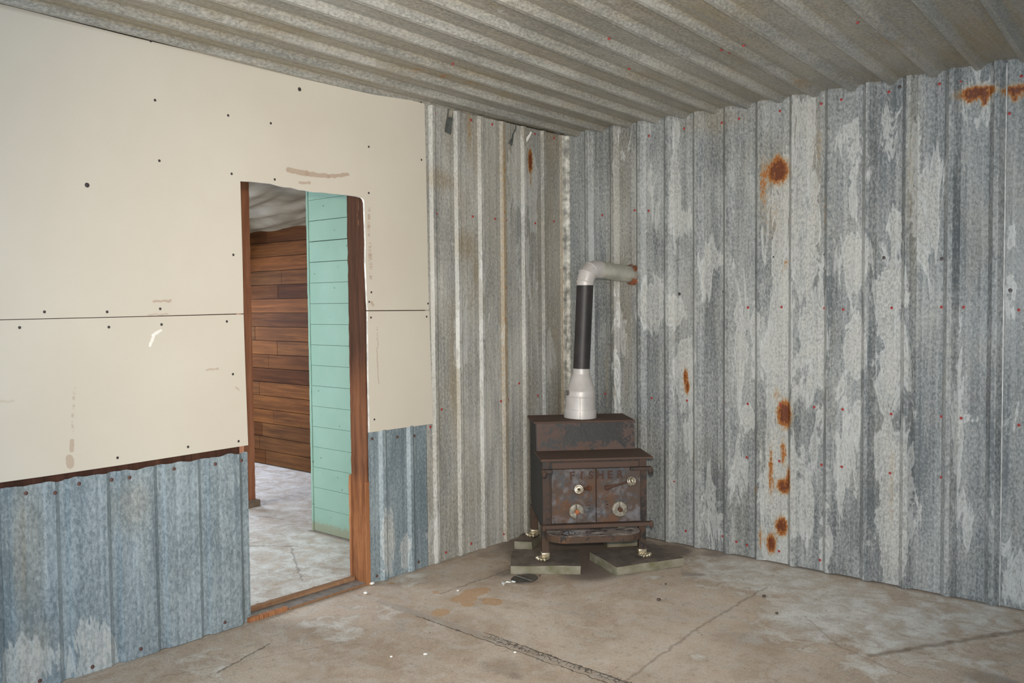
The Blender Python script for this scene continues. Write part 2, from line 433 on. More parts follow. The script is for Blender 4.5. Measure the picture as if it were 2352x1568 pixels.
# ------------------------------------------------------------------ corrugated sheet
def blob_px(fn, lst, ax):
    out = []
    for px, py, rx, ry, v in lst:
        c = fn(px, py); a = fn(px-rx, py); b = fn(px+rx, py); d = fn(px, py-ry); e = fn(px, py+ry)
        out.append((c[ax[0]], c[ax[1]], abs(b[ax[0]]-a[ax[0]])/2, abs(e[ax[1]]-d[ax[1]])/2, v))
    return out
def paint(P2, blobs):
    f = np.zeros(len(P2))
    for cx, cy, rx, ry, v in blobs:
        d = np.sqrt(((P2[:, 0]-cx)/rx)**2 + ((P2[:, 1]-cy)/ry)**2)
        f = np.maximum(f, v*np.clip(1.55-d*0.75, 0, 1))
    return f
def grid_mesh(name, X, Y, Zv, nu, nv, mat, parent=None, stain=None, sharp=28, **kw):
    """X,Y,Zv flat arrays of nu*nv points"""
    V = np.stack([X, Y, Zv], 1)
    i = np.arange(nu*nv).reshape(nv, nu)
    F = np.stack([i[:-1, :-1], i[:-1, 1:], i[1:, 1:], i[1:, :-1]], -1).reshape(-1, 4)
    me = bpy.data.meshes.new(name)
    me.from_pydata(V.tolist(), [], F.tolist())
    if stain is not None:
        at = me.color_attributes.new('stain', 'FLOAT_COLOR', 'POINT')
        at.data.foreach_set('color', stain.astype(np.float32).ravel())
    for p in me.polygons: p.use_smooth = True
    me.set_sharp_from_angle(angle=math.radians(sharp))
    return mesh_obj(name, me, mat, parent, **kw)
PITCH_RIB = 0.2032
def profile(s0, s1, ribs, hr=0.022, wb=0.040, wt=0.011, step=0.02, wl=None):
    pts = {round(s0, 5): None, round(s1, 5): None}
    keys = []
    for c in ribs:
        keys += [(c-(wb if wl is None else wl), 0), (c-wt, hr), (c+wt, hr), (c+wb, 0)]
        for q in (1/3, 2/3):
            p = c + PITCH_RIB*q
            keys += [(p-0.004, 0), (p, 0.0009), (p+0.004, 0)]
    keys = sorted(k for k in keys if s0 < k[0] < s1)
    ks = [s0]+[k[0] for k in keys]+[s1]
    kh = [np.interp(s0, [k[0] for k in keys], [k[1] for k in keys])] + [k[1] for k in keys] + [np.interp(s1, [k[0] for k in keys], [k[1] for k in keys])]
    S = []; H = []
    for a, b, ha, hb in zip(ks, ks[1:], kh, kh[1:]):
        n = max(1, int(math.ceil((b-a)/step)))
        for t in range(n):
            S.append(a+(b-a)*t/n); H.append(ha+(hb-ha)*t/n)
    S.append(s1); H.append(kh[-1])
    return np.array(S), np.array(H)
def smooth_noise(a, b, sc, seed=0.0):
    return np.array([mnoise.noise(Vector((x*sc[0], y*sc[1], seed))) for x, y in zip(a, b)])
def sheet(name, s0, s1, t0, t1, ribs, mapf, mat, rust=(), white=(), brown=(), tones=None, toneblobs=(), dt=0.025, warp=0.0012, parent=None, hr=0.022, ragged=0.0, seed=0.0, film=0.0, wb=0.040, wl=None, **kw):
    S, H = profile(s0, s1, ribs, hr=abs(hr), wb=wb, wl=wl)
    if hr < 0: H = -H
    nt = max(2, int((t1-t0)/dt)+1)
    T = np.linspace(t0, t1, nt)
    SS, TT = np.meshgrid(S, T); HH = np.tile(H, (nt, 1))
    s = SS.ravel(); t = TT.ravel().copy(); h = HH.ravel()
    h = h + warp*smooth_noise(s, t, (7, 1.6), seed)
    if ragged:
        rag = ragged*smooth_noise(s, s*0, (16, 1), seed+3)
        top = t > t1-1e-4
        t[top] += rag[top]
    P2 = np.stack([s, t], 1)
    st = np.zeros((len(s), 4)); st[:, 3] = 0.5
    st[:, 0] = paint(P2, rust); st[:, 1] = paint(P2, white); st[:, 2] = paint(P2, brown)
    ribs_a = np.array(sorted(ribs)); idx = np.searchsorted(ribs_a, s)
    rnd = np.random.RandomState(int(seed*10)+3).rand(len(ribs_a)+2)
    st[:, 3] = 0.5 + (rnd[idx]-0.5)*0.34
    if film:  # brown weathering on flats; ribs paled to paint in the light they catch
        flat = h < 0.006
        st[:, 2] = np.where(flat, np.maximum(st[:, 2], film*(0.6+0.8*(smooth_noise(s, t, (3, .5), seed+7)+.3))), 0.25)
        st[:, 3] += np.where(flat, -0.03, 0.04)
    if tones:
        for k, v in tones.items(): st[idx == k, 3] = 0.5+v
    for cx, cy, rx, ry, v in toneblobs:
        d = np.sqrt(((s-cx)/rx)**2+((t-cy)/ry)**2)
        st[:, 3] += v*np.clip(1.5-d, 0, 1)
    X, Y, Z = mapf(s, t, h)
    return grid_mesh(name, X, Y, Z, len(S), nt, mat, parent, st, **kw)

# ------------------------------------------------------------------ right wall
wall_right = empty('wall_right', (0, 0, 0), label='far wall of ribbed galvanised metal sheets with orange rust patches, behind the wood stove', cat='wall', kind='structure')
RIBS_R = [0.000+PITCH_RIB*k+0.2 for k in range(0, 21)]
rust_r = blob_px(on_right, [
    (1787, 393, 19, 22, 1.0), (1756, 425, 5, 42, 0.62), (1785, 370, 8, 12, .8), (1803, 950, 14, 24, 1.0), (1784, 905, 4, 12, .6),
    (1770, 1085, 4, 42, 0.7), (1800, 1116, 13, 13, 0.95), (1812, 1098, 5, 22, 0.8), (1800, 1040, 5, 22, 0.7), (1797, 1026, 5, 8, .7),
    (1795, 1208, 11, 16, 1.0), (1772, 1248, 8, 17, 1.0), (1751, 1232, 3, 18, 0.7), (1738, 1124, 3, 9, 0.65),
    (2244, 213, 32, 12, 1.0), (2262, 232, 6, 10, 0.9), (2228, 226, 8, 8, 0.9), (2335, 206, 26, 9, 1.0), (2332, 218, 9, 12, .9), (2278, 207, 4, 10, .75),
    (1575, 865, 4, 15, 0.95), (1578, 888, 4, 14, 0.95), (2050, 1065, 6, 25, 0.3), (2047, 1140, 5, 60, 0.32),
    (1880, 330, 9, 30, 0.3), (1896, 490, 4, 30, 0.35), (1775, 500, 14, 40, .25), (1805, 605, 5, 5, .6), (1797, 625, 3, 3, .6),
    (2095, 400, 5, 90, 0.22), (1595, 1045, 4, 20, 0.3), (1415, 900, 3, 12, 0.3)], (0, 2))
white_r = blob_px(on_right, [
    (1553, 420, 8, 120, .7), (1580, 510, 14, 26, .6), (1550, 720, 22, 30, .75), (1500, 700, 25, 50, .7), (1572, 850, 18, 70, .85), (1585, 1000, 14, 40, .7),
    (1625, 620, 14, 60, .6), (1640, 600, 30, 22, .55), (1705, 800, 14, 110, .6), (1735, 790, 10, 80, .55), (1720, 950, 14, 30, .6), (1700, 1080, 16, 80, .6),
    (1795, 560, 22, 120, .7), (1800, 760, 22, 120, .8), (1795, 860, 30, 90, .8), (1790, 1130, 32, 140, .85),
    (1850, 330, 18, 100, .7), (1850, 520, 28, 140, .7), (1870, 800, 28, 120, .7), (1855, 1100, 18, 120, .5), (1900, 1230, 20, 60, .5),
    (1950, 330, 28, 40, .6), (1960, 480, 10, 100, .5), (1960, 600, 24, 60, .8), (1965, 790, 20, 55, .9), (1950, 1000, 24, 100, .6), (1930, 1090, 8, 90, .5),
    (2040, 330, 30, 80, .5), (2040, 560, 26, 60, .6), (2050, 680, 28, 70, .8), (2050, 830, 30, 120, .75), (2060, 1140, 34, 160, .85), (2020, 1050, 16, 60, .6),
    (2130, 500, 26, 130, .6), (2140, 400, 30, 60, .5), (2105, 400, 10, 160, .5), (2200, 960, 8, 140, .6), (2210, 1200, 20, 60, .55),
    (2235, 960, 30, 10, .5), (2240, 230, 50, 60, .5), (2320, 680, 14, 60, .45), (2330, 560, 14, 40, .4), (2330, 1330, 40, 60, .5), (2330, 990, 20, 60, .4),
    (1420, 330, 20, 40, .4), (1425, 800, 16, 200, .35), (1500, 420, 12, 100, .35), (1640, 1150, 20, 80, .4)], (0, 2))
brown_r = blob_px(on_right, [(1850, 260, 30, 40, .5), (1640, 275, 60, 20, .5), (2100, 420, 8, 160, .5), (1430, 560, 22, 200, .45), (1430, 360, 22, 60, .5),
    (1790, 440, 30, 90, .45), (1790, 1080, 26, 80, .2), (1875, 430, 10, 140, .5), (1440, 780, 10, 120, .5), (1380, 1000, 90, 30, .3), (1395, 860, 4, 60, .5), (2040, 1120, 16, 160, .25)], (0, 2))
tone_r = blob_px(on_right, [(1640, 900, 24, 300, -.14), (1720, 330, 30, 60, -.1), (2130, 950, 40, 300, -.16), (2050, 280, 35, 60, -.12), (2230, 500, 40, 180, -.06),
    (2320, 850, 40, 400, -.14), (1490, 950, 22, 240, -.12), (1680, 1150, 60, 60, -.05), (1960, 290, 40, 40, -.06), (1560, 1130, 22, 80, -.1)], (0, 2))
sheet('ribbed_metal_sheet', -0.02, 4.25, 0.0, 2.66, RIBS_R, lambda s, t, h: (s, -h, t), M_RIGHT, rust_r, white_r, brown_r,
      toneblobs=tone_r, parent=wall_right, warp=0.0016, hr=0.025, wl=0.036, seed=1.0)
bm = bmesh.new(); box(bm, (-0.05, 0.012, 0), (4.3, 0.10, 2.66)); obj('wall_framing', bm, M_STUD, wall_right)
# corner flashing: a shiny folded strip where the two metal walls meet
bm = bmesh.new()
prism(bm, [(0.005, -0.045, 0.0), (0.020, -0.045, 0), (0.024, -0.016, 0.0), (0.046, -0.012, 0.0), (0.046, -0.002, 0), (0.012, -0.002, 0)], (0, 0, 2.64))
o = obj('corner_flashing', bm, plain('bright_zinc', (0.52, 0.51, 0.47), 0.4, 0.3, 0.5, 22), wall_right, label='brighter folded zinc corner strip')
# sheet overlap lip
bm = bmesh.new(); box(bm, (2.672, -0.006, 0), (2.678, 0.0, 2.64)); box(bm, (1.845, -0.004, 0), (1.848, 0.0, 2.64))
obj('overlap_edge', bm, plain('zinc_edge', (0.42, 0.42, 0.41), 0.5, 0.3), wall_right)

# ------------------------------------------------------------------ left wall
wall_left = empty('wall_left', (0, 0, 0), label='left wall with doorway, metal sheeting below and beside cream drywall', cat='wall', kind='structure')
YD0, YD1, ZD = -2.500, -1.760, 2.12
bm = bmesh.new()
box(bm, (-0.135, -7.0, 0), (-0.022, YD0-0.02, 2.62)); box(bm, (-0.135, YD1+0.002, 0), (-0.012, 0.0, 2.62)); box(bm, (-0.135, YD0-0.02, ZD), (-0.008, YD1+0.002, 2.62))
obj('wall_framing', bm, M_STUD, wall_left)
RIBS_L = [-0.030-PITCH_RIB*k for k in range(0, 19)]
mapl = lambda s, t, h: (h, s, t)
rust_l = blob_px(on_left, [(1293, 620, 3, 320, .52), (1157, 600, 3, 330, .42), (1150, 800, 3, 200, .3), (1218, 370, 4, 20, 1.0), (1218, 405, 2, 20, .5), (1078, 290, 4, 40, .45), (1265, 1230, 3, 6, .6)], (1, 2))
brown_l = blob_px(on_left, [(1157, 700, 5, 460, .95), (1150, 330, 6, 80, .6), (1010, 412, 26, 16, .75), (1005, 400, 20, 5, .6), (1070, 565, 16, 24, .9), (1093, 620, 4, 22, .8), (1042, 850, 8, 110, .8),
    (1292, 620, 4, 330, .95), (1268, 330, 14, 60, .7), (1090, 300, 12, 80, .5), (1265, 600, 18, 200, .4), (1185, 350, 16, 60, .4), (1215, 900, 14, 40, .4), (1290, 950, 8, 200, .5), (1130, 420, 10, 160, .35), (1030, 300, 8, 50, .5), (1240, 1150, 40, 60, .35)], (1, 2))
white_l = blob_px(on_left, [(1190, 400, 14, 80, .8), (1220, 420, 14, 60, .75), (1215, 620, 14, 60, .55), (1190, 600, 6, 100, .4), (1110, 900, 10, 200, .45), (1060, 760, 14, 120, .45), (1265, 830, 10, 60, .7), (1150, 900, 6, 120, .4), (1110, 620, 10, 60, .4), (1000, 1220, 12, 40, .55), (1225, 500, 8, 40, .6)], (1, 2))  # oxide patches; the lowest one paints daylight near the floor
tone_l = blob_px(on_left, [(1270, 360, 18, 70, -.22), (1190, 520, 16, 40, -.14), (1240, 640, 30, 60, -.14), (1090, 800, 20, 90, -.1), (1020, 1000, 20, 200, -.05), (1070, 400, 16, 80, -.05), (1170, 300, 16, 20, -.1)], (1, 2))
sheet('ribbed_metal_sheet', -1.325, -0.002, 0.0, 2.645, RIBS_L, mapl, M_LEFTUP, rust_l, white_l, brown_l, toneblobs=tone_l, parent=wall_left, wb=0.029, hr=0.0145, seed=2.0)
white_d = blob_px(on_left, [(890, 1240, 12, 60, .75), (930, 1270, 8, 40, .6), (1000, 1210, 14, 40, .6)], (1, 2))  # low pale blobs put a daylight patch into the sheet colour
sheet('ribbed_metal_sheet', -1.757, -1.327, 0.0, 0.828, RIBS_L, mapl, M_LEFTLO, (), white_d, (), parent=wall_left, wb=0.029, hr=0.0145, seed=3.0, label='short blue-grey sheet under the small drywall piece')
RIBS_LL = [-2.505, -2.716, -2.923, -3.127, -3.331, -3.548, -3.751, -3.955, -4.158, -4.361, -4.564, -4.767, -4.97, -5.17, -5.37, -5.57]
white_b = blob_px(on_left, [(60, 1530, 40, 50, .75), (200, 1500, 50, 60, .7), (240, 1480, 14, 60, .7), (300, 1100, 10, 50, .4)], (1, 2))  # lower blobs paint the low daylight into the sheet colour
brown_b = blob_px(on_left, [(60, 1260, 26, 110, .55), (75, 1480, 30, 40, .45), (300, 1160, 30, 40, .4), (70, 1540, 20, 30, .6)], (1, 2))
tone_b = blob_px(on_left, [(200, 1300, 40, 130, -.10), (110, 1390, 60, 40, -.14), (420, 1300, 120, 200, .06), (230, 1410, 30, 20, -.12)], (1, 2))
sheet('ribbed_metal_sheet', -5.9, -2.484, 0.0, 0.817, RIBS_LL, lambda s, t, h: (h+0.006, s, t), M_LEFTLO, (), white_b, brown_b, toneblobs=tone_b, parent=wall_left, hr=-0.018, wl=0.034, wb=0.021, seed=4.0, ragged=0.012, label='low blue-grey sheet under the large drywall panels')

# drywall ---------------------------------------------------------
def drywall(name, px, label, thick=0.0125):
    bm = bmesh.new()
    prism(bm, [on_left(x, y, 0.014) if not isinstance(y, Vector) else y for x, y in px], (-thick, 0, 0))
    o = obj(name, bm, M_GYP, None, label=label, cat='drywall panel')
    o.data.materials.append(M_GYPEDGE)
    for p in o.data.polygons:
        if abs(p.normal.x) < 0.5: p.material_index = 1
    return o
edge_top = [(552, 416), (575, 417), (600, 419.5), (625, 422), (650, 429), (655, 430), (672, 431), (690, 436), (705, 438), (720, 441), (745, 442.5), (765, 445), (790, 447), (805, 449), (822, 451.5), (831, 454), (835, 458), (837, 466)]
edge_side = [(838, 500), (839, 530), (840, 560), (839.5, 600), (841, 640), (843, 690), (844.5, 711)]
def pt(y, z): return Vector((0.014, y, z))
up = [(0, pt(-4.75, 2.655)), (0, pt(-3.45, 2.652)), (0, pt(-3.3, 2.648)), (0, pt(-3.0, 2.641)), (0, pt(-2.75, 2.640)), (0, pt(-2.45, 2.645)), (0, pt(-2.15, 2.651)), (975, 238), (980, 450), (985, 711.5), (845, 712.5)]
up += [(x, y) for x, y in edge_side[::-1]] + [(x, y) for x, y in edge_top[::-1]] + [(557, 600), (559.5, 719.5), (300, 726.5), (0, 733.5), (0, pt(-4.75, 1.46))]
def build_up():
    bm = bmesh.new()
    pts = [q[1] if isinstance(q[1], Vector) else on_left(q[0], q[1], 0.014) for q in up]
    prism(bm, pts, (-0.0125, 0, 0))
    o = obj('drywall_panel', bm, M_GYP, None, label='large cream drywall sheet reaching the ceiling, notched around the doorway', cat='drywall panel')
    o.data.materials.append(M_GYPEDGE)
    for p in o.data.polygons:
        if abs(p.normal.x) < 0.5: p.material_index = 1
    return o
DW_UP = build_up()
def dw(pts, label):
    bm = bmesh.new()
    prism(bm, [q if isinstance(q, Vector) else on_left(q[0], q[1], 0.014) for q in pts], (-0.0125, 0, 0))
    o = obj('drywall_panel', bm, M_GYP, None, label=label, cat='drywall panel')
    o.data.materials.append(M_GYPEDGE)
    for p in o.data.polygons:
        if abs(p.normal.x) < 0.5: p.material_index = 1
    return o
DW_LL = dw([pt(-4.75, 1.458), (0, 735.2), (300, 728.2), (559.5, 721.6), (564, 860), (570, 1022), (430, 1044), (270, 1069), (100, 1094), (0, 1108), pt(-4.75, 0.82)],
           'long cream drywall sheet left of the doorway, below the horizontal seam')
DW_LR = dw([(844.5, 714.5), (986, 713.5), (990, 840), (994.5, 973), (920, 983), (848.5, 993), (846, 850)],
           'small cream drywall piece right of the doorway, below the seam')

# screws -----------------------------------------------------------
def screw_mesh(name, mat, r=0.0065, h=0.004):
    bm = bmesh.new()
    lathe(bm, [(r*1.35, 0), (r*1.3, h*0.3), (r*0.75, h*0.4), (r*0.7, h), (r*0.3, h*1.25)], 10)
    me = bpy.data.meshes.new(name); bmesh.ops.recalc_face_normals(bm, faces=bm.faces); bm.to_mesh(me); bm.free()
    me.materials.append(mat); return me
M_RED = plain('red_screw_paint', (0.36, 0.045, 0.045), 0.45, 0.1, 0.3)
M_BRN = plain('rusty_screw_metal', (0.13, 0.07, 0.06), 0.6, 0.3, 0.3)
M_DARK = plain('dark_screw_metal', (0.07, 0.06, 0.06), 0.5, 0.4, 0.3)
SM_RED = screw_mesh('red_screw', M_RED, 0.0058, 0.006)
SM_BRN = screw_mesh('rusty_screw', M_BRN, 0.0062, 0.004)
SM_DRY = screw_mesh('drywall_screw', M_DARK, 0.0045, 0.0012)
SM_HOLE = screw_mesh('plugged_hole', M_DARK, 0.0075, 0.001)
def put_screws(me, pts, fn, axis, parent, name='screw', lift=0.0, label=None):
    rot = Vector((0, 0, 1)).rotation_difference(Vector(axis)).to_euler()
    for px, py in pts:
        o = bpy.data.objects.new(name, me); COL.objects.link(o)
        o.parent = parent; o.location = fn(px, py) + Vector(axis)*lift; o.rotation_euler = rot
        if label: o['label'] = label
c4 = lambda L: [(900+x/3.015, 180+y/3.015) for x, y in L]
c5 = lambda L: [(1500+x*0.38258, 150+y*0.38258) for x, y in L]
c6 = lambda L: [(1500+x*0.38258, 700+y*0.38258) for x, y in L]
put_screws(SM_RED, c5([(187, 380), (413, 345), (517, 321), (762, 275), (1010, 231), (1131, 206), (1416, 160), (1720, 112), (1846, 99), (2212, 66), (2140, 290), (570, 1453), (772, 1451), (1030, 1458), (1142, 1465), (1433, 1455), (1732, 1451), (1865, 1451), (2196, 1468)])
    + c6([(205, 574), (427, 578), (569, 594), (765, 601), (968, 613), (1139, 627), (1430, 654), (1732, 670), (1850, 679), (2197, 721), (563, 915), (759, 937), (1012, 959), (1133, 971), (1423, 1009), (1730, 1034), (197, 1356), (419, 1388), (501, 1421), (565, 1441), (757, 1478), (1002, 1531)])
    + [(1390, 904), (1465, 907), (1497, 914), (1490, 484), (1458, 483), (1384, 494), (1491, 312), (1548, 1105)],
    on_right, (0, -1, 0), wall_right, lift=0.001, label='red-headed roofing screw')
put_screws(SM_HOLE, c5([(158, 1372), (425, 1358), (723, 1150), (1033, 1135), (1385, 1155), (1733, 1160), (2145, 1350), (1480, 130)]), on_right, (0, -1, 0), wall_right, 'screw_hole', 0.0005, 'dark open bolt hole')
put_screws(SM_RED, c4([(297, 243), (547, 289), (694, 319), (779, 339), (989, 384), (1121, 413), (309, 936), (559, 956), (714, 972), (790, 982), (992, 1003), (1121, 990), (482, 217)])
    + [(1014, 940), (1150, 921), (1166, 918), (1235, 908), (1192, 880), (988, 980), (1082, 1248), (1024, 1268), (1157, 1226)], on_left, (1, 0, 0), wall_left, lift=0.001, label='red-headed roofing screw')
put_screws(SM_BRN, [(58+0, 1132), (180, 1110), (255, 1101), (296, 1096), (398, 1076), (493, 1065), (553, 1057), (211, 1530), (322, 1489), (90, 1562), (515, 1428), (853, 1007), (911, 1003), (950, 1000), (864, 1322), (960, 1290), (125, 1131)], on_left, (1, 0, 0), wall_left, lift=0.0065)
put_screws(SM_DRY, [(346, 94), (519, 134), (619, 157), (750, 185), (845, 208), (356, 230), (524, 265), (622, 283), (366, 369), (847, 337), (532, 399), (631, 412), (847, 443), (967, 234), (968, 367), (536, 585), (246, 716), (102, 716), (368, 709), (848, 693), (983, 697), (853, 671)], lambda a, b: on_left(a, b, 0.0142), (1, 0, 0), DW_UP)
put_screws(SM_HOLE, [(200, 425), (688, 205)], lambda a, b: on_left(a, b, 0.0142), (1, 0, 0), DW_UP, 'screw_dimple', label='larger dark screw dimple')
put_screws(SM_DRY, [(45, 752), (250, 751), (371, 745), (521, 738), (535, 859), (548, 1013), (432, 1026), (270, 1051)], lambda a, b: on_left(a, b, 0.0142), (1, 0, 0), DW_LL)
put_screws(SM_DRY, [(852, 729), (980, 727), (860, 963)], lambda a, b: on_left(a, b, 0.0142), (1, 0, 0), DW_LR)

# torn strips and a painted daylight slit near the top of the left wall ------------------------------------
def ribbon(name, pts, wid, label, mat, cat, fn=on_left, thick=0.0015, out=0.006):
    bm = bmesh.new()
    P = [fn(x, y, out) for x, y in pts]
    n = len(P); L = []; Rr = []
    for i, p in enumerate(P):
        t = (P[min(i+1, n-1)]-P[max(i-1, 0)]).normalized()
        s = t.cross(Vector((1, 0, 0))).normalized()*wid[i]/2
        L.append(p+s); Rr.append(p-s)
    prism(bm, L+Rr[::-1], (thick, 0, 0))
    return obj(name, bm, mat, None, label=label, cat=cat)
M_FLAP = plain('dull_torn_metal', (0.13, 0.14, 0.135), 0.6, 0.4)
M_FLAPL = plain('pale_torn_metal', (0.36, 0.33, 0.27), 0.6, 0.2)
M_WHITE = plain('painted_daylight_slit', (0.95, 0.95, 0.93), 0.6, 0.0, 0.03)
ribbon('torn_metal_strip', [(1185, 280), (1184, 296), (1178, 308), (1177, 318), (1172, 332)], [0.008, 0.010, 0.012, 0.016, 0.036], 'dark curled metal strip hanging from the ceiling edge on the left wall', M_FLAP, 'metal strip')
fl_ = ribbon('peeled_metal_flap', [(1034, 252), (1033, 270), (1030, 290), (1028, 306)], [0.04, 0.045, 0.05, 0.05], 'grey peeled flap with a pale top, at the top of the metal beside the drywall', M_FLAP, 'metal flap', thick=0.003)
bm = bmesh.new(); P = [on_left(x, y, 0.0095) for x, y in ((1031, 252), (1040, 253), (1038, 270), (1030, 268))]; prism(bm, P, (0.001, 0, 0)); obj('pale_tip', bm, M_FLAPL, fl_, label='pale bare tip')
ribbon('painted_daylight_slit', [(1208, 324), (1213, 315), (1217, 309), (1220, 303)], [0.018, 0.019, 0.014, 0.012], 'short slanted white strip painted as daylight through a slit, high on the left metal wall near the corner', M_WHITE, 'painted daylight slit')  # white strip painted in place of daylight coming through a slit

# doorway -----------------------------------------------------------
jamb = empty('trim_1', (0, 0, 0), label='dark reddish-brown stud lining the right side of the doorway', cat='door jamb', kind='structure')
def rough_board(bm, a, b, n=60, amp=0.002, axis=2, seed=0):
    """board with slightly chewed edges"""
    a = Vector(a); b = Vector(b)
    rings = []
    for i in range(n+1):
        t = i/n; z = a.z+(b.z-a.z)*t
        j = [amp*mnoise.noise(Vector((z*22, k*7.3, seed))) for k in range(4)]
        rings.append([bm.verts.new((a.x+j[0], a.y+j[1], z)), bm.verts.new((b.x+j[2], a.y+j[1], z)), bm.verts.new((b.x+j[2], b.y+j[3], z)), bm.verts.new((a.x+j[0], b.y+j[3], z))])
    for p, q in zip(rings, rings[1:]):
        for k in range(4): bm.faces.new((p[k], p[(k+1) % 4], q[(k+1) % 4], q[k]))
    bm.faces.new(rings[0][::-1]); bm.faces.new(rings[-1])
def jamb_mat():
    s = Nodes('door_stud_wood')
    g = s.noise(s.map((26, 26, 1.5)), 1.0, 6, 0.65, 0.3); g2 = s.noise(s.map((6, 6, 1.6)), 1.5, 4, 0.7, 0.6)
    c = s.mix(s.rng(g, 0.3, 0.7), (0.045, 0.022, 0.014), (0.095, 0.043, 0.026))
    sp = s.n.new('ShaderNodeSeparateXYZ'); s.l.new(s.co, sp.inputs[0])
    z = s.math('ADD', sp.outputs[2], s.math('MULTIPLY', s.math('SUBTRACT', g2, 0.5), 0.25))
    raw = s.mix(s.rng(g, 0.35, 0.65), (0.17, 0.065, 0.028), (0.32, 0.135, 0.058))
    mid = s.mix(s.rng(g, 0.35, 0.65), (0.10, 0.040, 0.022), (0.20, 0.085, 0.042))
    c = s.mix(s.rng(z, 1.3, 1.0), c, mid)
    c = s.mix(s.math('MULTIPLY', s.rng(z, 0.62, 0.52), s.rng(g2, 0.34, 0.55, 0.35, 1.0)), c, raw)
    c = s.mix(s.rng(s.noise(s.map((40, 40, 3)), 1.0, 3, 0.6), 0.70, 0.76, 0, 0.8), c, (0.40, 0.20, 0.09))
    s.bump(g, 0.4, 0.003)
    return s.done(c, 0.85, 0.0, 0.12)
bm = bmesh.new(); rough_board(bm, (-0.132, -1.768, 0.0), (0.0, -1.760, 2.15), 90, 0.0025, seed=1); obj('stud', bm, jamb_mat(), jamb)
bm = bmesh.new(); rough_board(bm, (-0.150, -1.774, 0.0), (-0.134, -1.74, 0.58), 50, 0.003, seed=3); obj('splintered_edge', bm, M_RAW, jamb, label='pale raw splintered edge at the foot')
bm = bmesh.new(); rough_board(bm, (0.001, -1.785, 0.0), (0.010, -1.762, 0.56), 50, 0.0025, seed=5); obj('splintered_edge', bm, M_RAW, jamb, label='pale raw sliver beside the metal sheet')

thr = empty('trim_2', (0, 0, 0), label='broken wooden sill strips on the floor across the doorway', cat='door sill', kind='structure')
def strip(a, b, w_, h_, seed, n=40):
    bm = bmesh.new(); a = Vector(a); b = Vector(b); t = (b-a).normalized(); s_ = Vector((-t.y, t.x, 0)); rings = []
    for i in range(n+1):
        p = a.lerp(b, i/n); q = [0.004*mnoise.noise(Vector((i*0.6, k*5.1, seed))) for k in range(3)]
        W = w_/2+q[0]; H = max(0.004, h_+q[1])
        rings.append([bm.verts.new(p-s_*W), bm.verts.new(p+s_*W), bm.verts.new(p+s_*W*0.9+Vector((0, 0, H))), bm.verts.new(p-s_*W*0.9+Vector((0, 0, H)))])
    for p, q in zip(rings, rings[1:]):
        for k in range(4): bm.faces.new((p[k], p[(k+1) % 4], q[(k+1) % 4], q[k]))
    bm.faces.new(rings[0][::-1]); bm.faces.new(rings[-1])
    return bm
obj('sill_strip', strip((-0.125, -2.50, 0), (-0.118, -1.775, 0), 0.022, 0.026, 1), M_STRIP, thr)
obj('sill_strip', strip((-0.004, -2.505, 0), (-0.004, -2.29, 0), 0.022, 0.020, 2), M_RAW, thr, label='short pale splintered piece')
obj('sill_strip', strip((0.000, -2.28, 0), (-0.006, -1.765, 0), 0.010, 0.010, 3), M_STRIP, thr)
bm = bmesh.new(); box(bm, (-0.112, -2.50, -0.002), (-0.012, -1.77, 0.004)); obj('sill_bed', bm, plain('grey_mortar', (0.19, 0.165, 0.145), 0.9), thr)

# ------------------------------------------------------------------ ceiling
ceiling = empty('ceiling', (0, 0, 0), label='low ceiling of ribbed galvanised sheets with brown weathering and a few red screws', cat='ceiling', kind='structure')
CA = math.radians(93.4)
E2 = (math.cos(CA), math.sin(CA)); E1 = (math.sin(CA), -math.cos(CA))
RIBS_C = [0.105-0.203*2+0.2032*k for k in range(0, 26)]
ZC = 2.655
def mapc(s, t, h): return (s*E1[0]+t*E2[0], s*E1[1]+t*E2[1], ZC-h)
def on_ceil(px, py):
    p = on_flat(px, py, 2.645); x, y = p.x, p.y
    return Vector((x*E1[0]+y*E1[1], x*E2[0]+y*E2[1], 0))
rust_c = blob_px(on_ceil, [(960, 165, 14, 5, .5), (1020, 180, 14, 4, .55), (1080, 195, 14, 4, .5), (1160, 218, 14, 3, .5), (2050, 95, 25, 10, .4), (1840, 190, 14, 10, .4)], (0, 1))
brown_c = blob_px(on_ceil, [(1200, 150, 100, 20, .6), (1300, 200, 80, 20, .6), (950, 60, 120, 16, .4), (1500, 220, 90, 20, .6), (1380, 130, 80, 20, .4), (1700, 170, 50, 30, .6), (2030, 130, 60, 40, .5), (1900, 120, 50, 40, .4), (1000, 175, 60, 10, .6), (700, 60, 80, 8, .35)], (0, 1))
tone_c = blob_px(on_ceil, [(2200, 60, 160, 120, -.28), (2100, 60, 50, 60, -.1), (400, 40, 300, 40, .15), (1750, 60, 30, 40, -.12)], (0, 1))
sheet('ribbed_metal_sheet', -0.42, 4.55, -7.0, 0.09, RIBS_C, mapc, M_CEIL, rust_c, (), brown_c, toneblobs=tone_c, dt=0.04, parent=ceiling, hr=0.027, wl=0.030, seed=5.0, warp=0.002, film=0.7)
bm = bmesh.new(); box(bm, (-0.45, -7.0, 2.69), (4.6, 0.12, 2.74)); obj('roof_deck', bm, M_STUD, ceiling)
put_screws(SM_RED, [(1040, 146), (1445, 157), (1402, 164), (1708, 104), (1676, 120), (1970, 51), (2021, 41), (1399, 88), (1657, 114)], lambda a, b: on_flat(a, b, 2.652), (0, 0, -1), ceiling, label='red-headed roofing screw')

